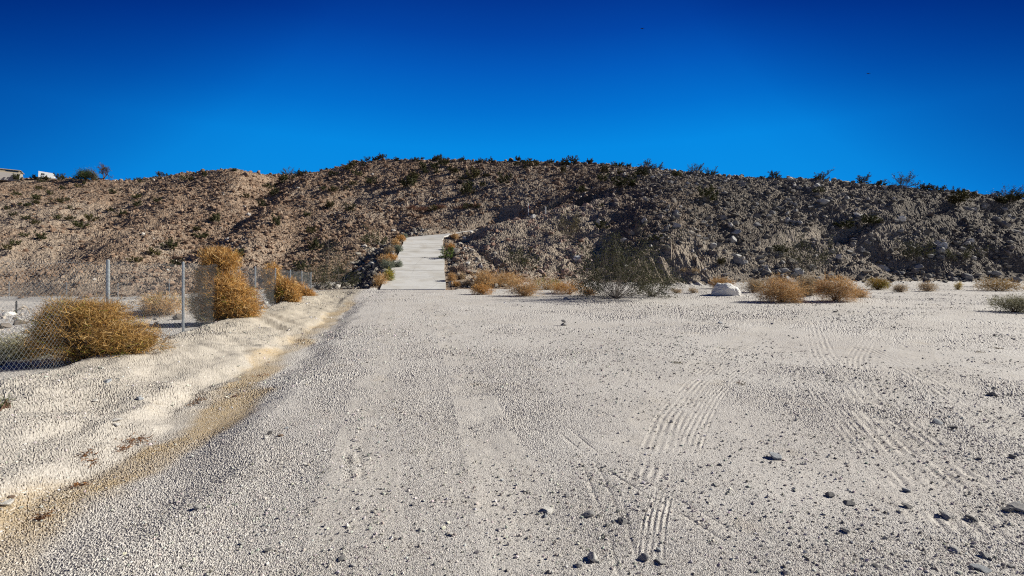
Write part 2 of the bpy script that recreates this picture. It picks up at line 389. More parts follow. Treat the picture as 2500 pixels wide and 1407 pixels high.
def build_ground():
    th_in = np.linspace(-R(51.5), R(51.5), 1480)
    th_out = np.concatenate([np.linspace(R(51.5), R(80), 120)[1:-1], np.linspace(R(80), R(280), 130), np.linspace(R(280), R(308.5), 120)[1:-1]])
    th = np.concatenate([th_in, th_out])
    yy = np.arange(1460, 712, -1.15); r1 = EYE * F / (yy - HY)                 # 2.17 .. ~45 m
    r1 = r1[r1 < 30]
    st = []; r = r1[-1]
    while r < 205: r += .17 + (r - 30) * .0014; st.append(r)
    while r < 420: r *= 1.08; st.append(r)
    rr = np.concatenate([[.25, .6, 1.0, 1.4, 1.75, 2.0], r1, st])
    T_, R_ = np.meshgrid(th, rr)
    X = R_ * np.sin(T_); Y = R_ * np.cos(T_)
    Z = terrain(X, Y)
    near = (R_ < 42)
    dz = np.zeros(X.shape); m = (R_ < 26) & (Y > 0); dz[m], ln = track_fields(X[m], Y[m]); lane = np.zeros(X.shape); lane[m] = ln
    Z = Z + dz
    # loose grit: real relief at about the spacing of the sheet
    s = band(X, Y)
    grit = np.interp(R_, [2, 6, 15, 40], [.0017, .0029, .0045, .008])
    zone = 1 - .25 * sm(-4.6, -3.8, s) * (1 - sm(-2.3, -1.4, s))
    patch = np.clip(.8 + 1.3 * fbm(X, Y, 1.8, 3, 210), .35, 1.7)
    patch = patch * (1 - .65 * lane) * (1 + .9 * np.clip(2 * fbm(X, Y, 5.5, 2, 222), -.6, .8))
    thm = np.minimum(T_, 2 * math.pi - T_); thm = np.abs(thm)
    Z = Z + np.where(R_ < 60, 1, 0) * (1 - sm(R(50), R(53), thm)) * grit * zone * patch * rng.normal(0, 1, X.shape)
    hz, d = hill(X, Y)
    u = X / np.maximum(d, .1) * F + HX
    Z = Z + sm(.3, 2, hz) * (1 - sm(R(52), R(70), thm)) * rng.normal(0, .035, X.shape)
    q, rz, sd = road_near(X, Y)
    # under the slab stay below it
    Z = np.where((q < 2.75) & (Y > 34.6), np.minimum(Z, rz - .10), Z)
    n, k = X.shape
    V = np.stack([X, Y, Z], -1).reshape(-1, 3)
    V = np.vstack([V, [[0, 0, 0]]])
    I = np.arange(n * k).reshape(n, k)
    a = I[:-1, :]; b = np.roll(I, -1, axis=1)[:-1, :]; c = np.roll(I, -1, axis=1)[1:, :]; e = I[1:, :]
    Fq = np.stack([a, b, c, e], -1)
    Fq = Fq[..., ::-1]
    cen = lambda A: (A[:-1, :] + np.roll(A, -1, 1)[1:, :]) / 2
    hzc = hz[:-1, :]; sc = s[:-1, :]; Yc = Y[:-1, :]; Rc = R_[:-1, :]
    qc = q[:-1, :]
    is_hill = hzc > .35
    emb = (~is_hill | (hzc < 8)) & (qc < 7.5) & (Yc > 34.7) & (Yc < 74)
    berm = ~is_hill & ~emb & (sc > -5.6) & (sc < -1.5) & (Yc > -6) & (Yc < 35)
    lowg = ~is_hill & ~emb & ~berm & (sc <= -5.6)
    # colour fields
    cream = .12 * lane + sm(-5.6, -4.8, s) * (1 - sm(-2.6, -1.9, s)) * (1 - sm(33, 38, Y)) * lerp(Y, [3, 8, 16], [.35, .65, .95])
    ditch = np.exp(-((s + 2.35 + .5 * fbm(X, Y, 1.6, 2, 77)) / .33) ** 2) * (1 - sm(20, 30, Y)) * (Y > -8)
    silt = np.clip(sm(.18, .75, ditch + .55 * fbm(X, Y, .5, 3, 78)) * np.clip(.75 + fbm(X, Y, .9, 2, 79), 0, 1), 0, .9)
    grey = sm(1350, 1800, u + 160 * fbm(X, Y, 9, 2, 12))
    grey = np.maximum(grey, sm(1090, 1130, u) * .35)
    grey = np.maximum(grey, .6 * (q < 7) * (X < -8) * sm(.1, .5, hz + .4))
    pale = np.clip(1.2 * fbm(X, Y, 14, 3, 15) + .12, 0, .5)
    pale = np.maximum(pale, np.exp(-((u - 1680) / 130) ** 2) * sm(38, 39, d) * (1 - sm(43, 48, d)) * .85)
    pc = np.interp(d, [42, 47, 52, 56], [1700, 1850, 1990, 2150]); pale = np.maximum(pale, .8 * np.exp(-((u - pc) / 26) ** 2) * (d > 41) * (d < 57))
    pale = np.maximum(pale, .85 * sm(1100, 1160, u) * (1 - sm(1440, 1540, u)) * sm(37, 40, d) * (1 - sm(66, 70, d)))
    pale = np.maximum(pale, .6 * np.exp(-((d - np.interp(u, [0, 300, 600], [76, 70, 60])) / 7) ** 2) * (u < 620) * np.clip(.5 + 2 * fbm(X, Y, 8, 2, 3), 0, 1))
    ones = lambda A: np.append(A.reshape(-1), 0)
    AT = dict(cream=ones(cream), silt=ones(silt), grey=ones(grey), pale=ones(pale))
    def piece(name, mask, mat, lab):
        f = Fq[mask].reshape(-1, 4)
        if name == 'ground':
            pass
        used = np.unique(f); mp = np.full(len(V), -1, np.int64); mp[used] = np.arange(len(used))
        keys = ('grey', 'pale') if mat == 'hill' else ('cream', 'silt')
        o = mesh_np(name, V[used], mp[f], M[mat], attrs={kk: AT[kk][used] for kk in keys}, smooth=False)
        tag(o, lab, None, None, 'structure'); return o
    g = ~(is_hill | emb | berm | lowg)
    left = is_hill & ~emb & (u[:-1, :] < np.interp(d[:-1, :], [45, 58, 70, 84, 100, 122], [330, 400, 500, 590, 640, 690]))
    nearh = is_hill & ~emb & ~left & (u[:-1, :] > 1090) & (d[:-1, :] < np.interp(u[:-1, :], [1090, 1200, 1300, 1450, 1650, 1800], [60, 64, 66, 68, 72, 400]))
    farh = is_hill & ~emb & ~left & ~nearh
    piece('ground', g, 'gravel', 'flat pale gravel lot crossed by tyre tracks')
    piece('dirt_berm', berm, 'gravel', 'low cream dirt bank and silty ditch along the fence')
    piece('wash_ground', lowg, 'gravel', 'lower sandy ground beyond the chain link fence')
    piece('road_embankment', emb, 'hill', 'rocky shoulders on both sides of the concrete driveway')
    piece('hill', left, 'hill', 'brown left hill with sparse low shrubs')
    piece('rocky_hill', farh, 'hill', 'long brown rocky hill behind the driveway')
    piece('stony_slope', nearh, 'hill', 'darker grey stony slope right of the driveway')
build_ground()

# ------------------------------------------------------------------ driveway slab
def build_road():
    P = [RC[0]]
    for a, b in zip(RC[:-1], RC[1:]):
        for i in range(1, 9): P.append(a + (b - a) * i / 8)
    P = np.array(P)
    for _ in range(8): P[1:-1] = (P[:-2] + 2 * P[1:-1] + P[2:]) / 4
    T = np.gradient(P, axis=0); T[:, 2] = 0; T /= np.linalg.norm(T, axis=1)[:, None]
    Nn = np.stack([T[:, 1], -T[:, 0], 0 * T[:, 0]], 1)
    W = 2.45 + .04 * np.sin(np.arange(len(P)) * .9)
    V = []; Fc = []
    for p, n, w in zip(P, Nn, W):
        for k in (-1, -.5, 0, .5, 1): V.append(p + n * w * k + (0, 0, .045))
        V.append(p + n * w + (0, 0, -.22)); V.append(p - n * w + (0, 0, -.22))
    for i in range(len(P) - 1):
        a = i * 7; b = a + 7
        for k in range(4): Fc.append((a + k, a + k + 1, b + k + 1, b + k))
        Fc.append((a + 4, a + 5, b + 5, b + 4)); Fc.append((a + 6, a, b, b + 6))
    Fc.append((0, 1, 5, 6)); Fc.append((1, 3, 4, 5))
    o = mesh_np('driveway', V, Fc, M['concrete']); tag(o, 'pale concrete driveway climbing the hill and bending right', None, None, 'structure')
    # construction joints: thin dark strips let in across the slab
    mb = MB()
    dist = np.concatenate([[0], np.cumsum(np.linalg.norm(np.diff(P, axis=0), axis=1))])
    for L in (2.9, 6.3, 9.7, 13, 16.4, 19.6, 22.9, 26, 29.3, 32.5):
        i = int(np.searchsorted(dist, L)); p, n, t, w = P[i], Nn[i], T[i], W[i] - .03
        sl = (P[i + 1] - P[i - 1]); sl = sl / np.linalg.norm(sl)
        h = .05 if 6 < L < 7 else .018 if int(L * 10) % 2 else .03
        q = [p - n * w - sl * h, p + n * w - sl * h, p + n * w + sl * h, p - n * w + sl * h]
        k = len(mb.v); mb.v += [tuple(x + (0, 0, .050)) for x in q]; mb.f.append((k, k + 1, k + 2, k + 3))
    j = mb.build('joint', M['joint'], o)
build_road()

# ------------------------------------------------------------------ rocks
def ico(sub=0):
    t = (1 + 5 ** .5) / 2
    v = np.array([(-1,t,0),(1,t,0),(-1,-t,0),(1,-t,0),(0,-1,t),(0,1,t),(0,-1,-t),(0,1,-t),(t,0,-1),(t,0,1),(-t,0,-1),(-t,0,1)], float)
    f = [(0,11,5),(0,5,1),(0,1,7),(0,7,10),(0,10,11),(1,5,9),(5,11,4),(11,10,2),(10,7,6),(7,1,8),(3,9,4),(3,4,2),(3,2,6),(3,6,8),(3,8,9),(4,9,5),(2,4,11),(6,2,10),(8,6,7),(9,8,1)]
    v /= np.linalg.norm(v[0]); v = [tuple(x) for x in v]
    for _ in range(sub):
        cache = {}; nf = []
        def mid(a, b):
            k = (min(a, b), max(a, b))
            if k not in cache:
                m = (np.array(v[a]) + v[b]); m /= np.linalg.norm(m); v.append(tuple(m)); cache[k] = len(v) - 1
            return cache[k]
        for a, b, c in f:
            ab, bc, ca = mid(a, b), mid(b, c), mid(c, a); nf += [(a, ab, ca), (b, bc, ab), (c, ca, bc), (ab, bc, ca)]
        f = nf
    return np.array(v), np.array(f)
def rock_shape(sub, seed, cuts=9, rough=.06):
    """a boulder: a ball cut flat by random planes, then roughened"""
    r = np.random.default_rng(seed); v, f = ico(sub); v = v.copy()
    for _ in range(cuts):
        n = r.normal(size=3); n /= np.linalg.norm(n); h = r.uniform(.45, .85); q = v @ n; m = q > h; v[m] -= np.outer(q[m] - h, n)
    v *= 1 + r.normal(0, rough, (len(v), 1)); v *= r.uniform(.75, 1.25, 3) * (1, 1, .8)
    return v, f
ICO = [rock_shape(0, 100 + i, 4, .14) for i in range(14)]
def rotm(n):
    q = rng.normal(size=(n, 4)); q /= np.linalg.norm(q, axis=1)[:, None]; w, x, y, z = q.T
    return np.stack([1-2*(y*y+z*z), 2*(x*y-z*w), 2*(x*z+y*w), 2*(x*y+z*w), 1-2*(x*x+z*z), 2*(y*z-x*w), 2*(x*z-y*w), 2*(y*z+x*w), 1-2*(x*x+y*y)], -1).reshape(n, 3, 3)
def scatter_rocks(name, X, Y, Z, S, col, mat, label):
    n = len(X); Vv = []; Ff = []; Cc = []; off = 0
    kind = rng.integers(0, len(ICO), n)
    for k, (v, f) in enumerate(ICO):
        i = np.where(kind == k)[0]
        if not len(i): continue
        Rm = rotm(len(i)); sc = S[i][:, None] * rng.uniform(.6, 1.15, (len(i), 3))
        w = np.einsum('nij,vj->nvi', Rm, v) * sc[:, None, :] * (1, 1, .85)
        w += np.stack([X[i], Y[i], Z[i]], 1)[:, None, :]
        Vv.append(w.reshape(-1, 3)); Ff.append((f[None] + (np.arange(len(i)) * len(v))[:, None, None] + off).reshape(-1, 3)); off += len(i) * len(v)
        Cc.append(np.repeat(col[i], len(v), axis=0))
    o = mesh_np(name, np.vstack(Vv), np.vstack(Ff), mat, col=np.vstack(Cc)); tag(o, label, None, None, 'stuff'); return o
def rock_cols(n, g):
    """g 0 = warm brown rock, 1 = grey granite"""
    br = np.array([.16, .098, .066]); br2 = np.array([.33, .23, .165]); gr = np.array([.13, .12, .108]); gr2 = np.array([.37, .34, .30])
    t = rng.random((n, 1)) ** 1.6
    a = br + (br2 - br) * t; b = gr + (gr2 - gr) * t; c = a + (b - a) * np.asarray(g).reshape(-1, 1)
    w = rng.random(n) < .008 + .035 * np.asarray(g); c[w] = np.array([.55, .51, .47]) * rng.uniform(.8, 1.1, (w.sum(), 1))
    return c
def hill_density(X, Y, u, d):
    cl = fbm(X, Y, 7, 3, 500); cl2 = fbm(X, Y, 2.2, 2, 520)
    base = np.interp(u, [0, 300, 560, 700, 1090, 1300, 1500, 1750, 2500], [.10, .16, .42, .60, .5, .58, .70, .9, .85])
    base = base + .18 + .95 * cl + .7 * cl2
    gul = np.exp(-((u - np.interp(d, [45, 58, 70, 84, 100, 122], [330, 400, 500, 590, 640, 690])) * d / F / 6) ** 2); base = base + .8 * gul
    sandy = sm(1110, 1180, u) * (1 - sm(1450, 1600, u)) * (d < 68) * sm(40, 44, d); base = base - .33 * sandy
    return np.clip(base, .12, 1)
def hill_points(n, dmin=36.5, dmax=127):
    u = rng.uniform(-1.35, 1.35, n); d = dmin + (dmax - dmin) * rng.random(n) ** .8
    X = u * d; hz, _ = hill(X, d); ux = u * F + HX
    q, rz, sd = road_near(X, d)
    rd = np.interp(ux, [s[0] for s in SEC], [s[6][1] for s in SEC])
    k = (hz > .25) & (q > 3.1) & ~((sd < 0) & (q < 5.5) & (d > 57) & (d < 72) & (X < 1)) & ~((abs(ux - 1665) < 95) & (d < 43.5) & (rng.random(n) < .85)) & (d < rd + 5) & (rng.random(n) < hill_density(X, d, ux, d))
    return X[k], d[k], ux[k]
def grey_of(u): return np.clip(sm(1250, 1750, u) + rng.normal(0, .15, len(u)), 0, 1)
X, Y, U = hill_points(165000)
S = np.clip(.07 * rng.random(len(X)) ** -.5, 0, .5) * np.interp(U, [0, 500, 1300, 1800, 2500], [.7, 1.0, .95, 1.05, .95]) * (Y / 70) ** .35
Z = terrain(X, Y) + S * .25
RC_ = rock_cols(len(X), grey_of(U)); bank = sm(1100, 1160, U) * (1 - sm(1420, 1520, U)) * (Y < 68); RC_ *= (1 + .55 * bank)[:, None]; RC_[:, 2] *= 1 + .12 * bank
scatter_rocks('rubble', X, Y, Z, S, np.clip(RC_, 0, .75), M['rock'], 'loose brown and grey rubble covering the hillsides')
# riprap on the driveway's shoulders
def shoulder_points(n):
    i = rng.integers(0, 6, n); t = rng.random(n); A, B = RC[i], RC[i + 1]; P = A + (B - A) * t[:, None]
    T = B - A; T /= np.linalg.norm(T[:, :2], axis=1)[:, None]
    sd = np.where(rng.random(n) < .62, -1, 1); q = 2.75 + 5.5 * rng.random(n) ** 1.1
    X = P[:, 0] + T[:, 1] * q * sd; Y = P[:, 1] - T[:, 0] * q * sd
    k = (Y > 35.5) & ~((sd > 0) & (Y > 57)); return X[k], Y[k]
X, Y = shoulder_points(5200); S = np.clip(.07 * rng.random(len(X)) ** -.5, 0, .45)
c = rock_cols(len(X), np.full(len(X), .9)) * 1.15
scatter_rocks('riprap', X, Y, terrain(X, Y) + S * .25, S, c, M['rock'], 'loose grey and white stones on the driveway shoulders')
# gravel: small stones on the lot and on the bank
def gravel():
    n = 165000
    d = np.exp(rng.uniform(math.log(2.1), math.log(34), n)); u = np.where(rng.random(n) < .88, rng.uniform(-1.2, 1.2, n), rng.uniform(-3, 3, n)); X = u * d; hz, _ = hill(X, d)
    s = band(X, d)
    dens = np.clip(.42 + 2.0 * fbm(X, d, 1.6, 3, 600) + 1.2 * fbm(X, d, 6, 2, 222), .05, 1) * np.where((s > -5.4) & (s < -2.7), 1.0, 1) * np.where((u > .1), 1.0, .75)
    k = (hz < .2) & (rng.random(n) < dens); X, d, s = X[k], d[k], s[k]
    S = np.clip(.0030 * rng.random(len(X)) ** -.42, 0, .014) * np.interp(d, [2, 6, 12, 34], [.8, 1.3, 2.2, 4.2])
    Z = terrain(X, d) + S * .3
    c = np.array([.54, .51, .48]) * rng.uniform(.3, 1.45, (len(X), 1)) * rng.normal(1, .05, (len(X), 3))
    c = np.clip(c, .05, .8)
    scatter_rocks('gravel', X, d, Z, S, c, M['rock'], 'loose pebbles strewn over the gravel lot and bank')
gravel()
X = rng.uniform(-40, -7, 5000); Y = rng.uniform(6, 48, 5000); k = band(X, Y) < -6; X, Y = X[k], Y[k]; S = np.clip(.03 * rng.random(len(X)) ** -.5, 0, .25)
scatter_rocks('wash_gravel', X, Y, terrain(X, Y) + S * .2, S, np.clip(rock_cols(len(X), np.full(len(X), .8)) * 1.4, 0, .7), M['rock'], 'scattered pale stones on the low ground behind the fence')

# individual stones -------------------------------------------------
BOULD = []
for i in range(10):
    v, f = rock_shape(2, 900 + i, 13, .02)
    BOULD.append((v, f))
_bm = {}
def boulder_mesh(i, tone):
    k = (i, tone)
    if k not in _bm:
        v, f = BOULD[i]; a = {'grey': (.46, .445, .43), 'dark': (.27, .26, .255), 'brown': (.25, .175, .13), 'pale': (.70, .67, .63), 'blue': (.40, .415, .44)}[tone]
        cc = np.array(a) * np.random.default_rng(i).uniform(.85, 1.12, (len(v), 1))
        _bm[k] = mesh_np('rock', v, f, M['rock'], col=cc, link=False)
    return _bm[k]
def stone(x, y, z, r, tone='grey', label='', cat='rock', group=None, sc=(1, 1, .8), var=None, rz=None, sink=.3, name='rock'):
    i = int(rng.integers(0, 10)) if var is None else var
    o = bpy.data.objects.new(name, boulder_mesh(i, tone)); C.objects.link(o)
    o.scale = (r * sc[0], r * sc[1], r * sc[2]); o.location = (x, y, z + r * sc[2] * (.8 - sink) * .8)
    o.rotation_euler = (rng.normal(0, .15), rng.normal(0, .15), rng.uniform(0, 6.28) if rz is None else rz)
    return tag(o, label, cat, group)
FG = [ # px, py(base), half width px, tone, squash, label
(1445,1368,17,'pale',1.0,'largest pale round stone near the bottom edge, above a smaller one'),
(1415,1385,12,'grey',.7,'small two-toned stone in the shadow of the big pale round stone'),
(1572,1372,16,'grey',.7,'grey stone at the foot of the short ribbed tyre print'),
(1612,1376,14,'grey',.6,'flat grey stone just right of the stone below the tyre print'),
(1608,1346,8,'blue',.8,'small bluish stone just above two grey stones by the tyre print'),
(1437,1262,18,'grey',.6,'grey wedge stone beside the left cut tyre line'),
(1520,1278,20,'dark',.5,'dark flat stone lying across the tyre line'),
(1338,1252,22,'pale',.35,'long flat whitish stone left of the tyre lines'),
(1330,1266,9,'blue',.6,'small dark pebble touching the long flat whitish stone'),
(1386,1214,11,'grey',.7,'small grey stone above the long flat whitish stone'),
(1898,1120,24,'blue',.5,'bluish flat stone with long shadow in open gravel'),
(1757,1137,9,'dark',.7,'small dark stone left of the bluish flat stone'),
(2424,967,16,'dark',.6,'dark stone far right on the gravel beyond the broad track'),
(2427,948,7,'grey',.7,'small pebble above the dark stone at the far right'),
(2290,1034,14,'blue',.6,'blue grey stone right of the broad tyre track'),
(2325,1045,11,'dark',.5,'flat dark stone beside the blue grey stone'),
(2485,1248,32,'grey',.6,'biggest grey stone cut by the right picture edge'),
(2460,1250,16,'dark',.8,'dark stone leaning on the biggest stone at the right edge'),
(2026,1216,11,'dark',.9,'small black stone in the lower right gravel'),
(2072,1235,14,'dark',.5,'dark flat stone right of the small black stone'),
(2212,1204,12,'blue',.8,'pointed blue stone near the broad tyre track end'),
(2215,1240,12,'dark',.6,'dark stone directly below the pointed blue stone'),
(2308,1264,20,'grey',.6,'grey oval stone in the lower right gravel'),
(2370,1268,17,'dark',.5,'flat black stone between the oval stone and right edge'),
(2066,1300,13,'grey',.7,'grey stone in the bottom right gravel under the dark flat stone'),
(2330,1352,14,'pale',.6,'pale stone near the bottom right corner'),
(2402,1360,15,'grey',.6,'grey stone right of the pale stone at bottom right'),
(2395,1392,20,'blue',.4,'flat bluish stone on the bottom edge at the right'),
(2468,1388,13,'grey',.4,'flat grey stone in the bottom right corner'),
(2140,1390,13,'dark',.4,'dark flat stone on the bottom edge'),
(1920,1400,11,'pale',.8,'pale chip at the bottom edge right of the tyre print'),
(2390,1122,7,'dark',.8,'dark pebble at right between the track and the edge'),
(2472,1120,10,'dark',.8,'dark stone close to the right picture edge above the biggest stone'),
(2012,1258,8,'pale',.7,'white chip below the small black stone'),
(2198,1255,8,'pale',.6,'white chip beside the broad track'),
(1640,1032,7,'grey',.8,'small stone among ribbed prints of the curved track'),
(660,1060,11,'dark',.8,'dark stone on the lot edge beside the ditch'),
(686,1066,10,'brown',.6,'brown stone right of the dark stone by the ditch'),
(648,1072,9,'pale',.6,'whitish stone under the dark stone by the ditch'),
(700,1046,8,'blue',.6,'bluish pebble above the brown stone by the ditch'),
(484,1243,12,'grey',.8,'grey upright stone in the lower left gravel'),
(655,1345,14,'dark',.5,'dark stone low on the left gravel'),
(590,1330,8,'grey',.6,'small grey stone left of the dark stone low on the lot'),
(835,1372,13,'dark',.5,'dark flat stone on the bottom edge left of centre'),
(862,1382,8,'pale',.6,'pale pebble next to the dark flat stone at the bottom'),
(342,976,14,'blue',.5,'round blue grey stone on the bank crest'),
(285,1040,15,'pale',.4,'pale flat stone half sunk in the bank'),
(287,1028,12,'pale',.5,'white stone on the bank above the pale flat one'),
(234,980,9,'pale',.7,'small bright white stone high on the bank'),
(105,1268,11,'brown',.8,'rusty brown stone in the ditch near the left'),
(20,1230,20,'pale',.5,'whitish stone at the left edge of the ditch'),
(28,1222,10,'brown',.5,'brown chip on top of the bank at the left edge'),
(260,934,14,'blue',.4,'slate coloured stone on the bank top near the shrub'),
(1757,790,10,'blue',.5,'blue stone left of pair in the middle gravel'),
(1776,801,7,'dark',.6,'dark stone just below the blue stone in the middle gravel'),
(2040,762,10,'grey',.3,'flat grey slab in front of the golden bushes'),
(1938,737,9,'pale',.8,'white stone at the foot of the largest golden bush'),
(1885,792,5,'grey',.8,'small stone on the gravel between the blue stone and the slab'),
(1345,880,5,'dark',.8,'dark pebble in the middle of the lot'),
(1152,1048,5,'dark',.8,'dark pebble near the centre of the lot'),
(1252,718,8,'pale',.8,'white stone beside the golden bush right of the driveway'),
(1380,731,9,'blue',.6,'blue grey stone left of the big twiggy creosote'),
(1565,731,7,'pale',.4,'flat white stone in front of the big twiggy creosote'),
(1720,662,8,'pale',.7,'whitish stone at the foot of the rilled cut'),
(22,770,13,'pale',.7,'white boulder beyond the fence at the left edge'),
(46,781,7,'pale',.6,'smaller white rock right of the white boulder beyond the fence'),
(623,768,10,'pale',.5,'white flat stone at the base of the fence post'),
]
for px, py, hw, tone, sq, lab in FG:
    x, y, z = hit(px, py); r = hw * y / F * .92
    stone(x, y, z, r, tone, lab, 'stone', None, (1, .9, sq), name='stone', sink=.35)
# two stacked dark stones
x, y, z = hit(1376, 795); stone(x, y, z, .13 * 1.0, 'dark', 'lower of two stacked dark stones on the middle of the lot', 'stone', None, (1, .8, .55), name='stone', var=3, sink=.2)
stone(x - .005, y, z + .11, .09, 'dark', 'upper of two stacked dark stones on the middle of the lot', 'stone', None, (1, .8, .6), name='stone', var=5, sink=.2)
# the white boulder
def white_boulder():
    v, f = ico(4); v = v.copy(); r = np.random.default_rng(4)
    for n, h in (((-.6, -.6, .5), .66), ((.25, -.55, .8), .74), ((-.85, .1, .35), .78), ((.8, -.35, .4), .80), ((0, .5, .8), .7), ((.35, -.93, .05), .74), ((-.25, -.9, -.3), .6), ((.6, 0, .8), .78), ((-.2, -.2, .95), .72)):
        n = np.array(n, float); n /= np.linalg.norm(n); q = v @ n; m = q > h; v[m] -= np.outer(q[m] - h, n) * .92
    v *= 1 + (fbm(v[:, 0] * 2.2 + 9, v[:, 2] * 2.4 + v[:, 1] * 2, .7, 5, 3) * .16)[:, None]
    v *= (.86, .6, .66)
    x, y, z = hit(1778, 722)
    o = mesh_np('boulder', v, f, M['white_rock']); o.location = (x, y + .3, z + .18); o.rotation_euler = (0, .12, -.15)
    tag(o, 'big white boulder on the lot between dry golden bushes', 'boulder')
white_boulder()
# boulders of the slopes: the biggest ones, each its own object
def zone_of(u, d):
    gl = np.interp(d, [45, 58, 70, 84, 100, 122], [330, 400, 500, 590, 640, 690])
    if u < gl: return 'left hill', ('foot' if d < 68 else 'middle' if d < 92 else 'top')
    nd = np.interp(u, [1090, 1200, 1300, 1450, 1650, 1800], [60, 64, 66, 68, 72, 400])
    if u > 1090 and d < nd: 
        return ('stony slope at the far right' if u > 2050 else 'stony slope right of the driveway'), ('foot' if d < 46 else 'middle' if d < 58 else 'top')
    return ('hill behind the driveway' if u > 900 else 'hill behind the fence'), ('foot' if d < 68 else 'middle' if d < 88 else 'top')
def hill_boulders(n):
    X, Y, U = hill_points(9000)
    w = hill_density(X, Y, U, Y) * np.interp(U, [0, 400, 700, 1500, 2000, 2500], [.12, .3, .9, 1, 1.6, 1.3]); k = np.argsort(-(w * rng.random(len(X)) * (60 / Y) ** .5))[:n]
    for i in k:
        x, y, u = X[i], Y[i], U[i]; zn, pt = zone_of(u, y)
        r = .26 + .36 * rng.random() ** 2.2 + (.13 if u > 1750 else 0)
        g = min(1, max(0, (u - 1250) / 450)); q = rng.random()
        tone = ('pale' if q < .03 else 'grey' if q < .38 else 'dark') if rng.random() < g else ('brown' if q < .82 else 'grey' if q < .98 else 'pale')
        size = 'large' if r > .45 else 'mid-sized' if r > .33 else 'smaller'
        word = {'brown': 'brown', 'grey': 'grey', 'pale': 'whitish', 'dark': 'dark'}[tone]
        stone(x, y, tz(x, y), r, tone, f'{size} {word} boulder among rubble on the {pt} of the {zn}', 'boulder', 'boulders scattered over the hillsides', (1, .85, .85), sink=.45, name='boulder')
hill_boulders(205)
for px, py, hw, tone, lab in [(1462,546,9,'pale','round pale boulder resting alone on the sandy slope above the creosote'),(1302,533,8,'pale','white rock below the white marker posts'),
    (1788,592,14,'grey','tall grey boulder above the rilled cut face'),(1996,458,11,'grey','largest upright boulder near the right skyline'),(2203,540,13,'pale','long pale boulder in the middle of the far right slope'),
    (1653,521,8,'grey','pointed grey rock on the bare slope right of the driveway'),(1143,646,8,'pale','white rock right of the concrete driveway'),(1175,655,7,'pale','white rock beside the golden bush right of the driveway'),
    (1133,587,7,'pale','pale rock at the inside of the driveway bend'),(1150,572,7,'pale','white rock on the rim of the driveway bend'),(1740,604,12,'grey','weathered grey outcrop at the head of the rilled cut'),
    (960,628,8,'pale','white rock on the left shoulder of the driveway'),(905,650,10,'grey','grey slab low on the left driveway shoulder'),(880,664,11,'grey','big grey slab in shade at the foot of the driveway bank'),
    (865,395,7,'brown','topmost rock of the pale outcrop on the skyline'),(600,432,10,'brown','reddish boulder near the top of the left hill')]:
    x, y, z = hit(px, py); stone(x, y, z, hw * y / F, tone, lab, 'boulder', None, (1, .85, .95), sink=.3, name='boulder')

# ------------------------------------------------------------------ plants
def ribbons(P0, Dr, L, W, bend, seg=3):
    """curved thin strips: start, direction, length, width -> verts, quads"""
    n = len(P0); Dr = Dr / np.linalg.norm(Dr, axis=1)[:, None]
    sd = np.cross(Dr, rng.normal(size=(n, 3))); sd /= np.linalg.norm(sd, axis=1)[:, None] + 1e-9
    V = np.empty((n, seg + 1, 2, 3)); p = P0.copy(); d = Dr.copy()
    for s in range(seg + 1):
        w = (W * (1 - .6 * s / seg))[:, None] * sd * .5
        V[:, s, 0] = p - w; V[:, s, 1] = p + w
        d = d + bend * rng.normal(size=(n, 3)); d /= np.linalg.norm(d, axis=1)[:, None]
        p = p + d * (L / seg)[:, None]
    I = np.arange(n * (seg + 1) * 2).reshape(n, seg + 1, 2)
    Q = np.stack([I[:, :-1, 0], I[:, :-1, 1], I[:, 1:, 1], I[:, 1:, 0]], -1).reshape(-1, 4)
    return V.reshape(-1, 3), Q
def brush_mesh(name, lobes, n, L=(.08, .22), W=.008, cols=((.62, .38, .13), (.45, .25, .08), (.70, .50, .24)), green=.0, dark=.12, seg=3, bend=.35, seed=0, ground=True):
    """dry tumbleweed: fine curved stems spread through and over the lobes (cx,cy,cz,rx,ry,rz)"""
    global rng
    keep = rng; rng = np.random.default_rng(seed)
    lb = np.array(lobes, float); vol = (lb[:, 3] * lb[:, 4] * lb[:, 5]) ** (2 / 3); pick = rng.choice(len(lb), n, p=vol / vol.sum())
    dr = rng.normal(size=(n, 3)); dr /= np.linalg.norm(dr, axis=1)[:, None]
    rad = rng.random(n) ** .42
    lump = 1 + .6 * fbm(dr[:, 0] * 2.4 + pick * 3.1 + 7, dr[:, 2] * 2.4 + dr[:, 1] * 1.7, .8, 2, seed + 3)
    stray = np.where(rng.random(n) < .05, rng.uniform(1.05, 1.3, n), 1.0)
    P = lb[pick, :3] + dr * lb[pick, 3:] * (rad * lump * stray)[:, None]
    P = P[fbm(P[:, 0] * 2.2 + P[:, 1], P[:, 2] * 2.2 - P[:, 1], .5, 2, seed + 8) > -.30] if n > 2500 else P
    if len(P) != n: n = len(P); pick = pick[:n]; dr = P - lb[pick, :3]; dr /= np.linalg.norm(dr, axis=1)[:, None] + 1e-9; rad = rad[:n]
    if ground: k = P[:, 2] > .0; P, dr, pick, rad = P[k], dr[k], pick[k], rad[k]
    n = len(P)
    D = dr * .8 + rng.normal(size=(n, 3)) * .55 + (0, 0, .25)
    V, Q = ribbons(P, D, rng.uniform(*L, n), W * rng.uniform(.6, 1.4, n), bend, seg)
    c = np.array(cols)[rng.choice(len(cols), n, p=[.45, .3, .25])] * rng.uniform(.7, 1.25, (n, 1))
    patch = fbm(P[:, 0] * 3 + pick, P[:, 2] * 3 + P[:, 1] * 2, 1.0, 2, seed)
    if green: 
        g = patch > (.45 - green); c[g] = np.array([.30, .30, .05]) * rng.uniform(.7, 1.2, (g.sum(), 1))
    g = rng.random(n) < dark; c[g] *= .35
    c = np.repeat(c, (seg + 1) * 2, axis=0)
    rng = keep
    return V, Q, np.clip(c, 0, .9)
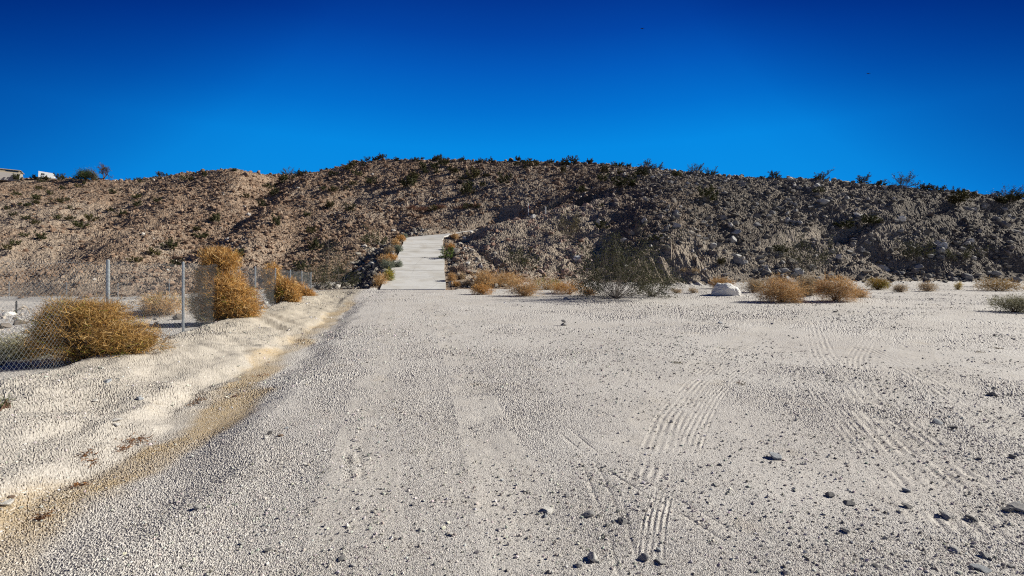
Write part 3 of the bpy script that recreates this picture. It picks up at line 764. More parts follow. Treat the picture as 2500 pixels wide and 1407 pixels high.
def stems_mesh(base, tips, r0, seed=0, k=4):
    mb = MB(); r = np.random.default_rng(seed)
    for t in tips:
        b = np.array(base) + (r.normal(0, .04), r.normal(0, .04), -.03); t = np.array(t)
        m1 = b + (t - b) * .35 + r.normal(0, .05, 3) * np.linalg.norm(t - b) * (1, 1, .3); m2 = b + (t - b) * .7 + r.normal(0, .05, 3) * np.linalg.norm(t - b)
        mb.tube([b, m1, m2, t], [r0, r0 * .75, r0 * .5, r0 * .25], k, cap=False)
    return mb
STRAW = ((.64, .40, .18), (.48, .28, .11), (.76, .56, .33)); ORANGE = ((.62, .34, .11), (.45, .23, .07), (.72, .48, .22)); PALEB = ((.50, .38, .24), (.36, .26, .16), (.60, .48, .33))
def dry_bush(px, py, w, h, label, cols=STRAW, n=2600, d=None, green=0., group=None, W=None, name='dry_bush', seed=None, lobes=None, cat='bush', dark=.12, depth=.8):
    """px,py: foot in the photograph; w,h: size in its pixels"""
    x, y, z = hit(px, py) if d is None else at(px, d)
    sc = y / F; ww, hh = w * sc / 2, h * sc; seed = seed or int(px * 7 + py)
    r = np.random.default_rng(seed)
    if lobes is None:
        lobes = [(0, 0, hh * .42, ww * .75, ww * depth * .75, hh * .50)]
        for k in range(4): lobes.append((r.uniform(-.55, .55) * ww, r.uniform(-.3, .3) * ww, hh * r.uniform(.25, .55), ww * r.uniform(.3, .5), ww * .45, hh * r.uniform(.25, .42)))
    lobes = [(a * 1.12, b * 1.12, c * 1.08, d_ * 1.2, e * 1.2, f * 1.15) for a, b, c, d_, e, f in lobes]; n = int(n * 1.25)
    root = empty(name, (x, y + ww * depth * .35, z - .02))
    Wd = W or max(.006, y * .00065)
    V, Q, c = brush_mesh(name, lobes, n, (hh * .10, hh * .26), Wd, cols, green, dark, 3, .4, seed)
    mesh_np('foliage', V, Q, M['straw'], root, col=c)
    tips = [(l[0] + r.normal(0, .3) * l[3], l[1] + r.normal(0, .3) * l[4], l[2] + r.uniform(0, .6) * l[5]) for l in lobes for _ in range(4)]
    mb = stems_mesh((0, 0, 0), tips, .008 + hh * .008, seed)
    s = mb.build('stem', M['bark'], root)
    return tag(root, label, cat, group)
G1 = 'dry golden bushes beside the gravel lot'
dry_bush(1920, 739, 122, 64, 'largest golden tumbleweed bush standing right of the white boulder', STRAW, 5200, group=G1)
dry_bush(1980, 722, 68, 54, 'grey brown bush squeezed between two golden bushes', PALEB, 2600, group=G1, dark=.3)
dry_bush(2048, 737, 92, 62, 'golden bush with low right skirt, right of the grey brown bush', STRAW, 4200, group=G1)
dry_bush(2108, 727, 52, 24, 'low straggling dry bush trailing right of the golden pair', STRAW, 1100, group=G1)
dry_bush(1842, 715, 62, 34, 'brown bush just right of the white boulder', PALEB, 2200, group=G1, dark=.2)
dry_bush(1766, 706, 66, 30, 'orange brown bush behind the white boulder', ((.50,.30,.12),(.38,.22,.09),(.6,.4,.2)), 1800, group=G1)
dry_bush(2149, 708, 62, 29, 'olive brown round bush at the foot of the far right slope', ((.36,.24,.06),(.27,.18,.05),(.44,.28,.08)), 2000, group=G1, green=.25)
dry_bush(2204, 714, 36, 22, 'small straw bush right of the olive brown round bush', PALEB, 1000, group=G1)
dry_bush(2270, 712, 44, 24, 'pale fan shaped bush standing alone on the right lot edge', PALEB, 1100, group=G1)
dry_bush(2342, 708, 18, 20, 'tiny yellow upright bush on the right lot edge', ((.55,.42,.12),(.4,.3,.08),(.6,.48,.2)), 400, group=G1)
dry_bush(2450, 711, 100, 34, 'wide brown bush by the right edge behind the grey green shrub', ((.42,.27,.10),(.3,.2,.08),(.5,.34,.15)), 2600, group=G1, dark=.25)
dry_bush(2490, 764, 104, 46, 'grey green shrub casting a long shadow at the right edge', ((.33,.31,.19),(.22,.22,.13),(.42,.38,.24)), 3400, group=G1, dark=.3)
G2 = 'dry bushes right of the driveway foot'
dry_bush(1178, 720, 62, 32, 'round orange bush nearest the driveway on the lot edge', ORANGE, 1800, group=G2)
dry_bush(1190, 702, 96, 44, 'yellow bush in a row above the round orange bush', STRAW, 2200, group=G2)
dry_bush(1242, 698, 96, 36, 'straw bush between the yellow bush and the creosote', STRAW, 1800, group=G2)
dry_bush(1284, 724, 100, 46, 'spreading golden bush beside a white stone on the lot edge', STRAW, 2600, group=G2)
dry_bush(1335, 708, 86, 32, 'yellow green low bush behind the spreading golden bush', STRAW, 1500, group=G2, green=.3)
dry_bush(1392, 719, 112, 34, 'long low golden bush left of the big creosote', ORANGE, 2200, group=G2)
dry_bush(1440, 722, 46, 20, 'small golden tuft under the left arms of the big creosote', ORANGE, 1000, group=G2)
dry_bush(1652, 716, 36, 14, 'small straw tuft right of the big creosote', PALEB, 600, group=G2)
dry_bush(1694, 716, 32, 15, 'small straw tuft between the creosote and the white boulder', PALEB, 600, group=G2)
dry_bush(1697, 671, 26, 16, 'pale dry tuft on top of the rilled cut foot', PALEB, 500, group=G2)
dry_bush(1672, 668, 22, 12, 'low brown tuft left of the pale dry tuft by the cut', PALEB, 400, group=G2)
G3 = 'shrubs on the left driveway shoulder'
SAGE = ((.24,.27,.20),(.17,.20,.15),(.33,.34,.25))
for a in [(932,699,44,34,'yellow bush at the left front corner of the driveway',STRAW,0),(950,690,30,34,'bright yellow green bush touching the driveway front corner',((.42,.38,.06),(.3,.28,.05),(.6,.42,.12)),.4),
    (945,660,40,26,'grey green bush above the yellow green bush on the left shoulder',SAGE,0),(968,656,28,22,'sage shrub at the driveway edge, halfway up the first slab',SAGE,0),
    (935,645,36,24,'straw bush outermost on the left shoulder',STRAW,0),(955,640,34,22,'orange straw bush on the left shoulder',ORANGE,0),(950,622,30,22,'brown bush in the middle of the left shoulder',PALEB,0),
    (973,617,24,20,'pale sage shrub overhanging the driveway edge',SAGE,0),(965,603,28,20,'yellow brown bush in the upper left shoulder',STRAW,0),(978,592,24,20,'orange bush near the top of the left shoulder',ORANGE,0),
    (985,582,22,12,'grey sage tuft at the outer driveway bend',SAGE,0)]:
    dry_bush(a[0], a[1], a[2], a[3], a[4], a[5], 1100, group=G3, green=a[6], depth=.7)
G4 = 'shrubs on the right driveway shoulder'
for a in [(1102,690,28,26,'yellow bush low on the right driveway shoulder',STRAW),(1122,683,30,20,'straw bush beside the low yellow one on the right shoulder',PALEB),(1112,700,26,14,'orange tuft at the right front corner of the driveway',ORANGE),
    (1140,700,34,18,'greyish bush right of the driveway front corner',PALEB),(1128,668,34,22,'purplish brown bush on the right shoulder',((.22,.15,.13),(.16,.11,.10),(.3,.22,.18))),(1098,612,26,20,'orange bush at the driveway edge below the bend',ORANGE),
    (1108,588,24,16,'golden tuft inside the driveway bend',STRAW)]:
    dry_bush(a[0], a[1], a[2], a[3], a[4], a[5], 900, group=G4, depth=.7)
G5 = 'reddish dry brush behind the driveway bend'
RED = ((.20,.10,.07),(.14,.07,.05),(.28,.16,.11))
for a in [(1000,578,34,12,'leftmost reddish brush above the driveway bend'),(1030,573,46,13,'widest reddish brush behind the driveway bend'),(1072,570,36,14,'round reddish brush behind the middle of the bend'),(1130,562,44,11,'reddish brush above the far tip of the driveway'),(1160,553,36,10,'reddish brush on the rim right of the driveway tip')]:
    x = at(a[0], 80 if a[0] < 1100 else 79); dry_bush(a[0], a[1], a[2], a[3], a[4], RED, 1000, d=x[1], group=G5)

# the big bushes along the fence
def fence_pt(d): return (-5.36 - .268 * d, d)
FD = [8.525 - 3.08 + 3.08 * k for k in range(9)]
def fence_bush(d, lobes, label, n, W, cols, L, green=.1, seed=1, off=(0, 0), branches=10):
    x, y = fence_pt(d); x += off[0]; y += off[1]
    root = empty('tumbleweed_bush', (x, y, tz(x, y) - .03))
    V, Q, c = brush_mesh('b', lobes, n, L, W, cols, green, .22, 4, .42, seed)
    mesh_np('foliage', V, Q, M['straw'], root, col=c)
    r = np.random.default_rng(seed); tips = [(l[0] + r.normal(0, .35) * l[3], l[1] + r.normal(0, .35) * l[4], l[2] + r.uniform(0, .7) * l[5]) for l in lobes for _ in range(branches)]
    V2 = stems_mesh((0, 0, 0), tips, .013, seed); mesh_np('stem', V2.v, V2.f, M['twig'], root, col=np.full((len(V2.v), 3), (.30, .24, .18)))
    return tag(root, label, 'bush', 'tumbleweed bushes caught on the fence')
FENCE_COLS = ((.66, .38, .12), (.50, .26, .08), (.76, .53, .26))
fence_bush(7.85, [(0, 0, .52, .62, .6, .44), (-.48, .1, .50, .42, .5, .36), (.55, .1, .34, .48, .45, .28), (.1, 0, .78, .38, .4, .22), (-.35, 0, .78, .36, .4, .24), (.88, .2, .24, .3, .3, .2), (-.3, -.2, .25, .45, .4, .25)],
    'wide olive gold bush spilling over the fence line, nearest the camera', 24000, .0065, ((.52, .31, .10), (.36, .20, .07), (.62, .43, .20)), (.08, .26), .07, 11, off=(.12, -.05), branches=22)
fence_bush(14.3, [(0, 0, 1.15, .55, .55, .55), (.45, 0, .75, .55, .5, .5), (.1, 0, .5, .75, .6, .5), (-.25, 0, 2.0, .42, .42, .34), (-.35, 0, 1.6, .35, .4, .4), (.72, .1, .38, .4, .4, .3), (-.55, .1, .6, .45, .5, .6), (.15, 0, 1.9, .35, .35, .34), (-.5, .1, 1.2, .35, .4, .5)],
    'tallest golden bush climbing over the top of the fence', 34000, .011, FENCE_COLS, (.10, .30), .10, 12, off=(.12, -.14), branches=18)
fence_bush(21.2, [(0, 0, .7, .62, .5, .65), (-.35, 0, 1.5, .36, .4, .45), (.35, 0, .75, .42, .4, .5), (-.25, 0, .9, .35, .4, .7), (.65, 0, .45, .35, .35, .4)],
    'narrow golden bush leaning on the fence behind the tallest one', 13000, .016, FENCE_COLS, (.12, .30), .05, 13, off=(.14, -.1), branches=6)
fence_bush(25.6, [(0, 0, .55, .6, .5, .5), (-.25, 0, .95, .28, .35, .35), (.55, 0, .4, .4, .4, .35)],
    'smallest orange bush at the far end of the fence', 8000, .018, ORANGE, (.12, .28), .0, 14, off=(.0, 0), branches=5)
dry_bush(395, 772, 118, 58, 'orange bush on the sandy mound beyond the fence', STRAW, 4500, green=.15, group='bushes on the low ground beyond the fence')
dry_bush(545, 748, 60, 40, 'straw bush beyond the fence half hidden by the tallest golden bush', STRAW, 1500, group='bushes on the low ground beyond the fence')
dry_bush(20, 880, 150, 64, 'pale yellow green shrub beyond the fence at the left edge', ((.42,.38,.22),(.32,.30,.17),(.52,.48,.30)), 5000, group='bushes on the low ground beyond the fence')

# creosote bushes ---------------------------------------------------
def creosote_parts(h, w, nst, nleaf, leaf, seed, twig_r=.012, stemcol=(.15, .13, .12), leafcol=((.058, .062, .024), (.088, .088, .036), (.038, .042, .018)), lean=0., low=.25, open_=.5):
    r = np.random.default_rng(seed); mb = MB(); tips = []
    for k in range(nst):
        a = 2 * math.pi * (k + r.uniform(-.4, .4)) / nst; e = low + (1.25 - low) * r.random() ** 1.35; L = h * r.uniform(.75, 1.08) / max(.55, math.sin(e)) * (.6 if e < .6 else 1); L = min(L, (w / 2) / max(.1, math.cos(e)) * 1.05)
        d = np.array([math.cos(a) * math.cos(e) + lean, math.sin(a) * math.cos(e), math.sin(e)]); p = np.array([r.normal(0, .05), r.normal(0, .05), -.03]); pts = [p]
        for s in range(4):
            d = d + r.normal(0, .13, 3) + (0, 0, .07); d /= np.linalg.norm(d); p = p + d * L / 4; pts.append(p)
            if s >= 1:
                for _ in range(3):
                    d2 = d + r.normal(0, .5, 3) + (0, 0, .1); d2 /= np.linalg.norm(d2); l2 = L * r.uniform(.16, .34); q1 = p + d2 * l2 * .5 + r.normal(0, .03, 3) * l2; q2 = p + d2 * l2 + (0, 0, .04 * l2)
                    mb.tube([p, q1, q2], [twig_r * .5, twig_r * .38, twig_r * .22], 3, cap=False); tips += [q1, q2, q2]
        mb.tube(pts, [twig_r * 1.3, twig_r, twig_r * .8, twig_r * .6, twig_r * .35], 4, cap=False); tips.append(pts[-1])
    tips = np.array(tips); n = nleaf
    c = tips[r.integers(0, len(tips), n)] + r.normal(0, 1, (n, 3)) * (h * .055, h * .055, h * .05)
    c = c[c[:, 2] > .05]; n = len(c)
    a = r.normal(size=(n, 3)); a /= np.linalg.norm(a, axis=1)[:, None]; b = np.cross(a, r.normal(size=(n, 3))); b /= np.linalg.norm(b, axis=1)[:, None]
    s = (leaf * r.uniform(.5, 1.4, n))[:, None]
    V = np.stack([c - a * s, c - b * s * .45, c + a * s, c + b * s * .45], 1).reshape(-1, 3); Q = np.arange(n * 4).reshape(n, 4)
    col = np.repeat(np.array(leafcol)[r.integers(0, len(leafcol), n)] * r.uniform(.7, 1.4, (n, 1)), 4, axis=0)
    return mb, V, Q, col, stemcol
def creosote(px, py, w, h, label, nst=12, nleaf=1500, leaf=None, d=None, group=None, seed=None, name='creosote_bush', cat='bush', **kw):
    x, y, z = hit(px, py) if d is None else at(px, d); sc = y / F
    root = empty(name, (x, y, z - .03)); seed = seed or int(px * 3 + py)
    mb, V, Q, col, scol = creosote_parts(h * sc, w * sc, nst, nleaf, leaf or y * .0013, seed, twig_r=max(.007, y * .00045), **kw)
    mesh_np('stem', mb.v, mb.f, M['twig'], root, col=np.full((len(mb.v), 3), scol))
    mesh_np('foliage', V, Q, M['leaf'], root, col=col)
    return tag(root, label, cat, group)
creosote(1503, 729, 236, 112, 'biggest twiggy creosote with bare grey stems at the slope foot', 64, 17000, leaf=.036, low=.12, seed=5, stemcol=(.22, .19, .17))
creosote(1590, 724, 150, 70, 'low spreading creosote growing into the biggest one from the right', 34, 7000, leaf=.034, low=.1, seed=6, stemcol=(.20, .17, .15))
creosote(790, 716, 120, 118, 'tall dark creosote at the far end of the fence', 24, 6500, leaf=.04, d=38, seed=7, low=.3)
creosote(830, 720, 80, 92, 'dark creosote against the shaded driveway bank', 18, 3500, leaf=.04, d=37.5, seed=8)
creosote(912, 600, 50, 40, 'dark green creosote above the shaded driveway bank', 14, 1800, seed=9)
creosote(1272, 664, 76, 46, 'dense green creosote above the golden bushes right of the driveway', 16, 2600, seed=10, low=.4)
creosote(1092, 634, 30, 32, 'fresh green shrub at the right driveway edge', 12, 1300, seed=12, leafcol=((.10,.15,.03),(.15,.19,.05),(.07,.11,.02)))
creosote(1388, 583, 120, 50, 'sparse brownish creosote on the sandy slope', 18, 1800, seed=13, leafcol=((.13,.11,.05),(.18,.15,.08),(.09,.08,.04)))
creosote(1955, 668, 110, 70, 'dark creosote above the golden bush pair', 18, 3000, seed=14)
creosote(2240, 640, 90, 40, 'dark creosote in the middle of the far right slope foot', 14, 2000, seed=15)
creosote(2345, 640, 80, 34, 'dark creosote right of the one in the middle of the far right foot', 14, 1500, seed=16)
# skyline shrubs
def ridge_d(px): return float(np.interp(px, [s[0] for s in SEC], [s[6][1] for s in SEC]))
SKY = [(2005,436,64,34,'dense dark shrub with round head on the right skyline'),(2105,440,70,34,'wispy shrub with one long shoot on the right skyline'),(2208,450,84,36,'widest twiggy shrub on the right skyline'),
 (2290,458,54,26,'twiggy shrub right of the widest one on the skyline'),(2345,462,66,26,'long low shrub on the right skyline'),(2465,478,80,34,'shrub nearest the right edge on the skyline'),
 (1890,434,36,32,'upright open shrub alone on the middle right skyline'),(1735,432,40,22,'shrub at the low point of the skyline'),(1700,430,56,24,'broad shrub left of the skyline low point'),
 (1605,420,54,26,'dark green shrub with spiky top on the skyline'),(1580,414,36,18,'small shrub touching the spiky one on the skyline'),(1515,406,26,10,'low dark tuft on the skyline between two shrubs'),(1535,408,30,10,'flat tuft on the skyline'),
 (1345,402,40,22,'green shrub on the skyline above the marker posts'),(1405,400,36,18,'dark bush on the knob of the skyline'),(1275,392,40,13,'low shrub on the flat skyline above the hill centre'),
 (1015,392,34,18,'highest shrub on the long ridge'),(1130,392,34,18,'upright shrub in the middle of the long ridge'),(1170,390,40,13,'dark shrub on the long ridge'),(1205,390,30,12,'small shrub right of the dark one on the long ridge'),
 (1060,390,30,12,'small shrub on the long ridge crest'),(970,392,24,10,'tuft right of the pale skyline outcrop'),(915,396,30,12,'shrub beside the pale skyline outcrop'),(702,428,54,20,'wide dark green shrub in the saddle of the skyline'),
 (745,420,34,14,'shrub on the right side of the skyline saddle'),(572,402,14,10,'tiny bush on top of the left knoll'),(475,414,18,9,'tiny bush left of the left knoll top'),(798,412,22,10,'small bush halfway up to the pale outcrop'),(1245,392,24,11,'tuft beside the low shrub on the flat skyline'),
 (1860,438,30,12,'low bush left of the upright open skyline shrub'),(2150,448,40,16,'bush between the wispy and the widest skyline shrubs'),(1440,404,34,12,'green tuft right of the skyline knob')]
for px, py, w, h, lab in SKY:
    kk = .72 + .3 * math.sin(px * 7.1); creosote(px, py, w * (.85 + .3 * math.cos(px * 3.3)), h * kk * (.75 if px < 1500 else 1), lab, 18, 2200, leaf=.065 if px < 1500 else .055, d=ridge_d(px) - (1.0 if px < 1500 else .6), group='shrubs along the skyline', low=.15)
# slope shrubs: six forms, copied
FORMS = []
for i in range(7):
    mb, V, Q, col, sc_ = creosote_parts(1.0, 1.9, 12, 950, .10, 300 + i, twig_r=.018, low=.3)
    col = col * (.75 if i % 2 else 1.0) * ((1.25, 1.05, 1.0) if i in (2, 5) else (1, 1, 1))
    V2 = np.vstack([V, np.array(mb.v)]); Q2 = np.vstack([Q, np.array(mb.f) + len(V)]); c2 = np.vstack([col, np.full((len(mb.v), 3), (.20, .17, .14))])
    FORMS.append(mesh_np('shrub', V2, Q2, M['leaf'], col=c2, link=False))
def slope_shrub(x, y, w, h, lab, i):
    o = bpy.data.objects.new('shrub', FORMS[i]); C.objects.link(o); o.location = (x, y, tz(x, y) - .05); o.scale = (w / 1.9, w / 1.9, h); o.rotation_euler = (0, 0, rng.uniform(0, 6.28))
    tag(o, lab, 'shrub', 'low shrubs dotted over the hillsides')
def slope_shrubs():
    known = [(40,443,22,13),(83,439,16,9),(110,443,22,11),(147,441,20,12),(188,440,16,9),(205,451,10,6),(189,459,14,8),(95,464,14,9),(152,463,14,8),(118,477,14,10),(40,478,16,10),(88,484,16,8),(146,497,18,10),(160,491,12,9),
     (62,537,16,10),(85,551,20,11),(142,537,20,10),(170,540,22,10),(222,541,26,14),(195,560,36,14),(298,527,20,10),(335,487,22,10),(335,505,20,12),(275,474,16,10),(170,511,12,7),(270,517,16,8),(385,495,22,10),(60,578,18,9),(38,599,20,12),(100,587,26,14),(15,611,20,12),
     (415,609,34,18),(375,626,30,16),(330,642,26,12),(525,545,26,18),(480,566,24,10),(490,583,34,14),(650,459,22,11),(640,506,20,13),(600,484,16,10),(692,445,24,13),(730,430,20,11),(675,553,24,20),(668,480,22,16),
     (580,632,38,18),(760,570,24,14),(855,518,26,14),(805,510,30,14),(750,528,16,10),(1000,460,46,22),(1140,480,40,26),(1058,516,24,12),(1010,440,30,16),(1155,440,34,22),(1090,405,26,12),(1230,450,34,18),(905,450,24,14),(870,430,24,12),(815,430,24,10),(1110,425,30,12),
     (1150,510,36,12),(1525,459,60,22),(1570,430,40,16),(1420,470,26,14),(1375,425,20,14),(1510,410,24,12),(1470,505,12,8),(1725,490,44,28),(1605,585,34,12),(2125,552,46,20),(2060,558,40,18),(2000,470,26,10),(2340,505,60,26),(2260,465,36,12),(2460,500,60,20),
     (1905,620,40,16),(1760,648,30,14),(1470,560,34,14),(770,610,34,20),(735,660,30,16),(560,655,30,14),(430,650,28,12)]
    pts = [];
    for (px, py, w, h) in known:
        x, y, z = hit(px, py); pts.append((x, y, w * y / F, h * y / F, px))
    X, Y, U = hill_points(60000)
    w = np.interp(U, [0, 350, 700, 1300, 1800, 2500], [.9, .7, .75, 1.2, .8, .7]) * np.interp(Y, [38, 60, 85, 105], [.4, .7, 1.1, 1.9]) * np.clip(.6 + 1.4 * fbm(X, Y, 9, 2, 700), .1, 2)
    order = np.argsort(-w * rng.random(len(X)))
    for i in order:
        if len(pts) >= 232: break
        if all((X[i] - p[0]) ** 2 + (Y[i] - p[1]) ** 2 > 3.2 for p in pts[-160:]):
            s = rng.uniform(.7, 1.9) * (1.25 if U[i] > 800 else .9); pts.append((X[i], Y[i], s, s * rng.uniform(.42, .62), U[i]))
    for k, (x, y, ww, hh, u) in enumerate(pts):
        zn, pt = zone_of(u, y); sz = 'wide' if ww > 2.0 else 'mid-sized' if ww > 1.2 else 'small'; form = int(rng.integers(0, 7))
        tint = 'brownish' if form in (2, 5) else 'dark green'
        slope_shrub(x, y, ww, hh, f'{sz} {tint} shrub on the {pt} of the {zn}', form)
slope_shrubs()

# ------------------------------------------------------------------ chain-link fences
def chain_fence(P, H, pitch, r_post, r_wire, label, extra=None, lowcut=0):
    """P: list of (x,y,z base)"""
    root = empty('chain_link_fence', P[0]); o0 = np.array(P[0]); Pn = [np.array(p) - o0 for p in P]
    for p in Pn:
        mb = MB(); mb.tube([p + (0, 0, -.25), p + (0, 0, H + .04), p + (0, 0, H + .06)], [r_post, r_post, r_post * .6], 12); mb.build('post', M['steel'], root, smooth=False)
    wires = MB(); tops = MB()
    for a, b in zip(Pn[:-1], Pn[1:]):
        d = b - a; L = np.linalg.norm(d[:2]); n = int(round(L / pitch)); t = d / n; nor = np.array([-d[1], d[0], 0]) / L
        def q(i, h, off=0): return a + t * i + np.array([0, 0, h + .03 * math.sin(i * .31)]) + nor * (off + r_post * -.9)
        m = H / pitch                                     # columns crossed by a wire over the full height
        for i in range(n):
            for sg in (1, -1):
                # wires leave the lower edge in both directions and are clipped to this bay
                i0, h0, i1, h1 = i, .02, i + sg * m, H
                if i1 > n: h1 = h0 + (n - i0) * pitch * (H - .02) / H; i1 = n
                if i1 < 0: h1 = h0 + (i0) * pitch * (H - .02) / H; i1 = 0
                if h1 - h0 > .05: wires.tube([q(i0, h0, sg * .003), q(i1, h1, sg * .003)], r_wire, 3, cap=False)
        for k in range(1, int(m) + 1):
            if k * pitch < H - .04:
                h0 = .02 + k * pitch; 
                i1 = min(n, m - k); h1 = h0 + i1 * pitch
                wires.tube([q(0, h0, .003), q(i1, min(h1, H), .003)], r_wire, 3, cap=False)
                i1 = n - min(n, m - k); wires.tube([q(n, h0, -.003), q(i1, min(h1, H), -.003)], r_wire, 3, cap=False)
        pts = [q(i, H - .05, .01) for i in np.linspace(0, n, 9)]; tops.tube(pts, r_wire * 1.2, 4, cap=False)
        pts = [q(i, .05, .01) for i in np.linspace(0, n, 9)]; tops.tube(pts, r_wire * 1.2, 4, cap=False)
    wires.build('wire_mesh', M['wire'], root); tops.build('tension_wire', M['wire'], root)
    return tag(root, label, 'fence')
P = [(*fence_pt(d), 0) for d in FD]; P = [(p[0], p[1], z) for p, z in zip(P, [.0, .0, .06, .10, .07, .06, .03, .0, -.04])]
chain_fence(P, 1.80, .084, .031, .0013, 'near chain link fence with round galvanised posts along the dirt bank')
far = []
for px, yt, yb in ((-130,700,742),(22,697,738),(163,692,735),(288,688,732),(413,683,716)):
    d = 1.75 * F / (yb - yt) ; d = min(d, 46); x = (px - HX) / F * d; far.append((x, d, tz(x, d)))
chain_fence(far, 1.7, .14, .03, .003, 'distant low fence with thin posts beyond the low ground')
x, y, z = hit(40, 765); mb = MB(); mb.tube([(0, 0, -.2), (0, 0, .55), (0.01, 0, .62)], [.035, .035, .02], 8); o = mb.build('stake', M['blackened']); o.location = (x, y, z); tag(o, 'short dark stake beyond the fence above the white boulder', 'stake')

# ------------------------------------------------------------------ small built things
for k, (px, py, h) in enumerate(((1290, 525, 26), (1332, 520, 18))):
    x, y, z = hit(px, py + 3); hh = h * y / F
    mb = MB(); mb.tube([(0, 0, -.2), (0, 0, hh), (0, 0, hh + .02)], [.075, .075, .05], 10)
    o = mb.build('marker_post', M['whitepost'], None); o.location = (x, y, z)
    tag(o, ('taller white marker post with a red patch on its right' if k == 0 else 'shorter plain white marker post right of the taller one'), 'post')
    if k == 0:
        mb = MB(); mb.box((.078, -.05, hh * .52), (.23, .05, hh * .80)); mb.build('red_patch', M['red'], o)
def slat_screen():
    x, y, z = at(1425, 66.5); sc = y / F; root = empty('slatted_screen', (x, y, z - .25))
    tops = [(-20, 12), (-17, 15), (-14, 17), (-11, 21), (-8, 23), (-5, 25), (-2, 25), (1, 24), (4, 23), (7, 26), (10, 27), (13, 30), (16, 32), (19, 33)]
    for i, (dx, h) in enumerate(tops):
        mb = MB(); w = 1.35 * sc; mb.box((dx * sc - w, -.03, 0), (dx * sc + w, .03, h * sc + .25)); mb.build('slat', M['blackened'], root)
    mb = MB(); mb.box((-21 * sc, .035, .45), (20 * sc, .09, .55)); mb.box((-9 * sc, .035, 1.1), (20 * sc, .09, 1.2)); mb.build('rail', M['blackened'], root)
    tag(root, 'dark slatted screen, taller at its right end, standing on the hillside', 'screen')
slat_screen()
# buildings on the left hill
def building():
    d = 112; zt = EYE + (HY - 417) / F * d; zb = EYE + (HY - 434) / F * d; zm = EYE + (HY - 424.5) / F * d; a = zm - zb + 1; c = zt - zb + 1; L = 15
    root = empty('house', ((48 - HX) / F * d, d, zb - 1), R(40))
    mb = MB(); mb.box((-L, .35, a), (-.1, 5, c)); mb.build('wall', M['tan'], root)
    mb = MB(); mb.box((-L - .1, 0, 0), (0, 5.1, a - .003)); mb.build('block_wall', M['block'], root)
    mb = MB(); mb.box((-L - .3, .1, c + .003), (.15, 5.3, c + .12)); mb.build('roof', M['tan'], root)
    mb = MB(); mb.box((-2.4, .31, c - .42), (-.25, .347, c - .12)); mb.build('window', M['glass'], root)
    mb = MB(); mb.box((-5.2, .31, c - .36), (-4.7, .347, c - .12)); mb.build('window', M['glass'], root)
    mb = MB(); mb.tube([(.2, .3, a), (.2, .3, c - .1), (.4, .3, c)], .11, 6); mb.build('downpipe', M['blackened'], root)
    tag(root, 'flat roofed tan house with block wall on the left hilltop', 'house')
    root = empty('camper_trailer', ((93 - HX) / F * 112, 112, EYE + (HY - 432) / F * 112 - .35)); L = 2.7
    mb = MB(); n = 0
    prof = [(0, .35), (L, .35), (L + .12, .7), (L + .02, 1.35), (L - .15, 1.68), (.0, 1.82)]
    mb.v = [(a, 0, b) for a, b in prof] + [(a, 1.9, b) for a, b in prof]
    mb.f = [(0, 1, 2, 3), (0, 3, 4, 5), (9, 8, 7, 6), (11, 10, 9, 6)] + [(i, i + 6, (i + 1) % 6 + 6, (i + 1) % 6) for i in range(6)]
    mb.build('body', M['white'], root)
    mb = MB(); mb.box((.5, -.02, 1.0), (1.1, -.003, 1.35)); mb.build('window', M['glass'], root)
    for wx in (1.0, 2.6):
        mb = MB(); mb.tube([(wx * .7, .05, .28), (wx * .7, .3, .28)], .27, 12); mb.build('wheel', M['blackened'], root)
    root.rotation_euler = (0, R(2), R(38))
    tag(root, 'small white trailer parked on the left hilltop between house and trees', 'trailer')
building()
def crown_tree(px, py, w, h, d, label, bare, seed, name):
    x, y, z = at(px, d); z = max(z, EYE + (HY - py) / F * d - .6); sc = d / F; root = empty(name, (x, y, z)); r = np.random.default_rng(seed)
    H, W = h * sc, w * sc; mb = MB(); tips = []
    def grow(p, dr, L, rad, lv):
        pts = [p]; q = p
        for _ in range(3): dr = dr + r.normal(0, .13, 3); dr /= np.linalg.norm(dr); q = q + dr * L / 3; pts.append(q)
        mb.tube(pts, [rad, rad * .85, rad * .7, rad * .55], 5, cap=False); tips.append(pts[-1]); 
        if lv > 1: tips.append(pts[2])
        if lv < 4:
            for _ in range(3 if lv else 5):
                n = dr + r.normal(0, .45 if lv else .6, 3) * (1, .8, .8) ; n /= np.linalg.norm(n); grow(q, n, L * r.uniform(.75, 1.25) * (1.9 if lv == 0 else .8), rad * .55, lv + 1)
    grow(np.array([0, 0, -.2]), np.array([.05, 0, 1.0]), H * (.13 if bare == 1 else .08), .2, 0)
    T = np.array(tips); s = np.array([W / max(.1, np.ptp(T[:, 0])), W / max(.1, np.ptp(T[:, 0])), H / T[:, 2].max()])
    mb.v = [tuple(np.array(v) * s) for v in mb.v]; T = T * s
    mb.build('trunk', M['bark'], root)
    n = 3200 if bare else 7000; c = T[r.integers(0, len(T), n)] + r.normal(0, .12 if bare == 1 else .38, (n, 3)); c[:, 2] = np.abs(c[:, 2]); 
    a = r.normal(size=(n, 3)); a /= np.linalg.norm(a, axis=1)[:, None]; b = np.cross(a, r.normal(size=(n, 3))); b /= np.linalg.norm(b, axis=1)[:, None]; sz = r.uniform(.03, .09, (n, 1)) * (1 if bare else 1.3)
    V = np.stack([c - a * sz, c - b * sz * .5, c + a * sz, c + b * sz * .5], 1).reshape(-1, 3)
    base = np.array((.085, .07, .045) if bare == 1 else (.05, .075, .03) if not bare else (.17, .18, .10))
    mesh_np('crown', V, np.arange(n * 4).reshape(n, 4), M['leaf'], root, col=np.repeat(base * r.uniform(.6, 1.4, (n, 1)), 4, axis=0))
    return tag(root, label, 'tree')
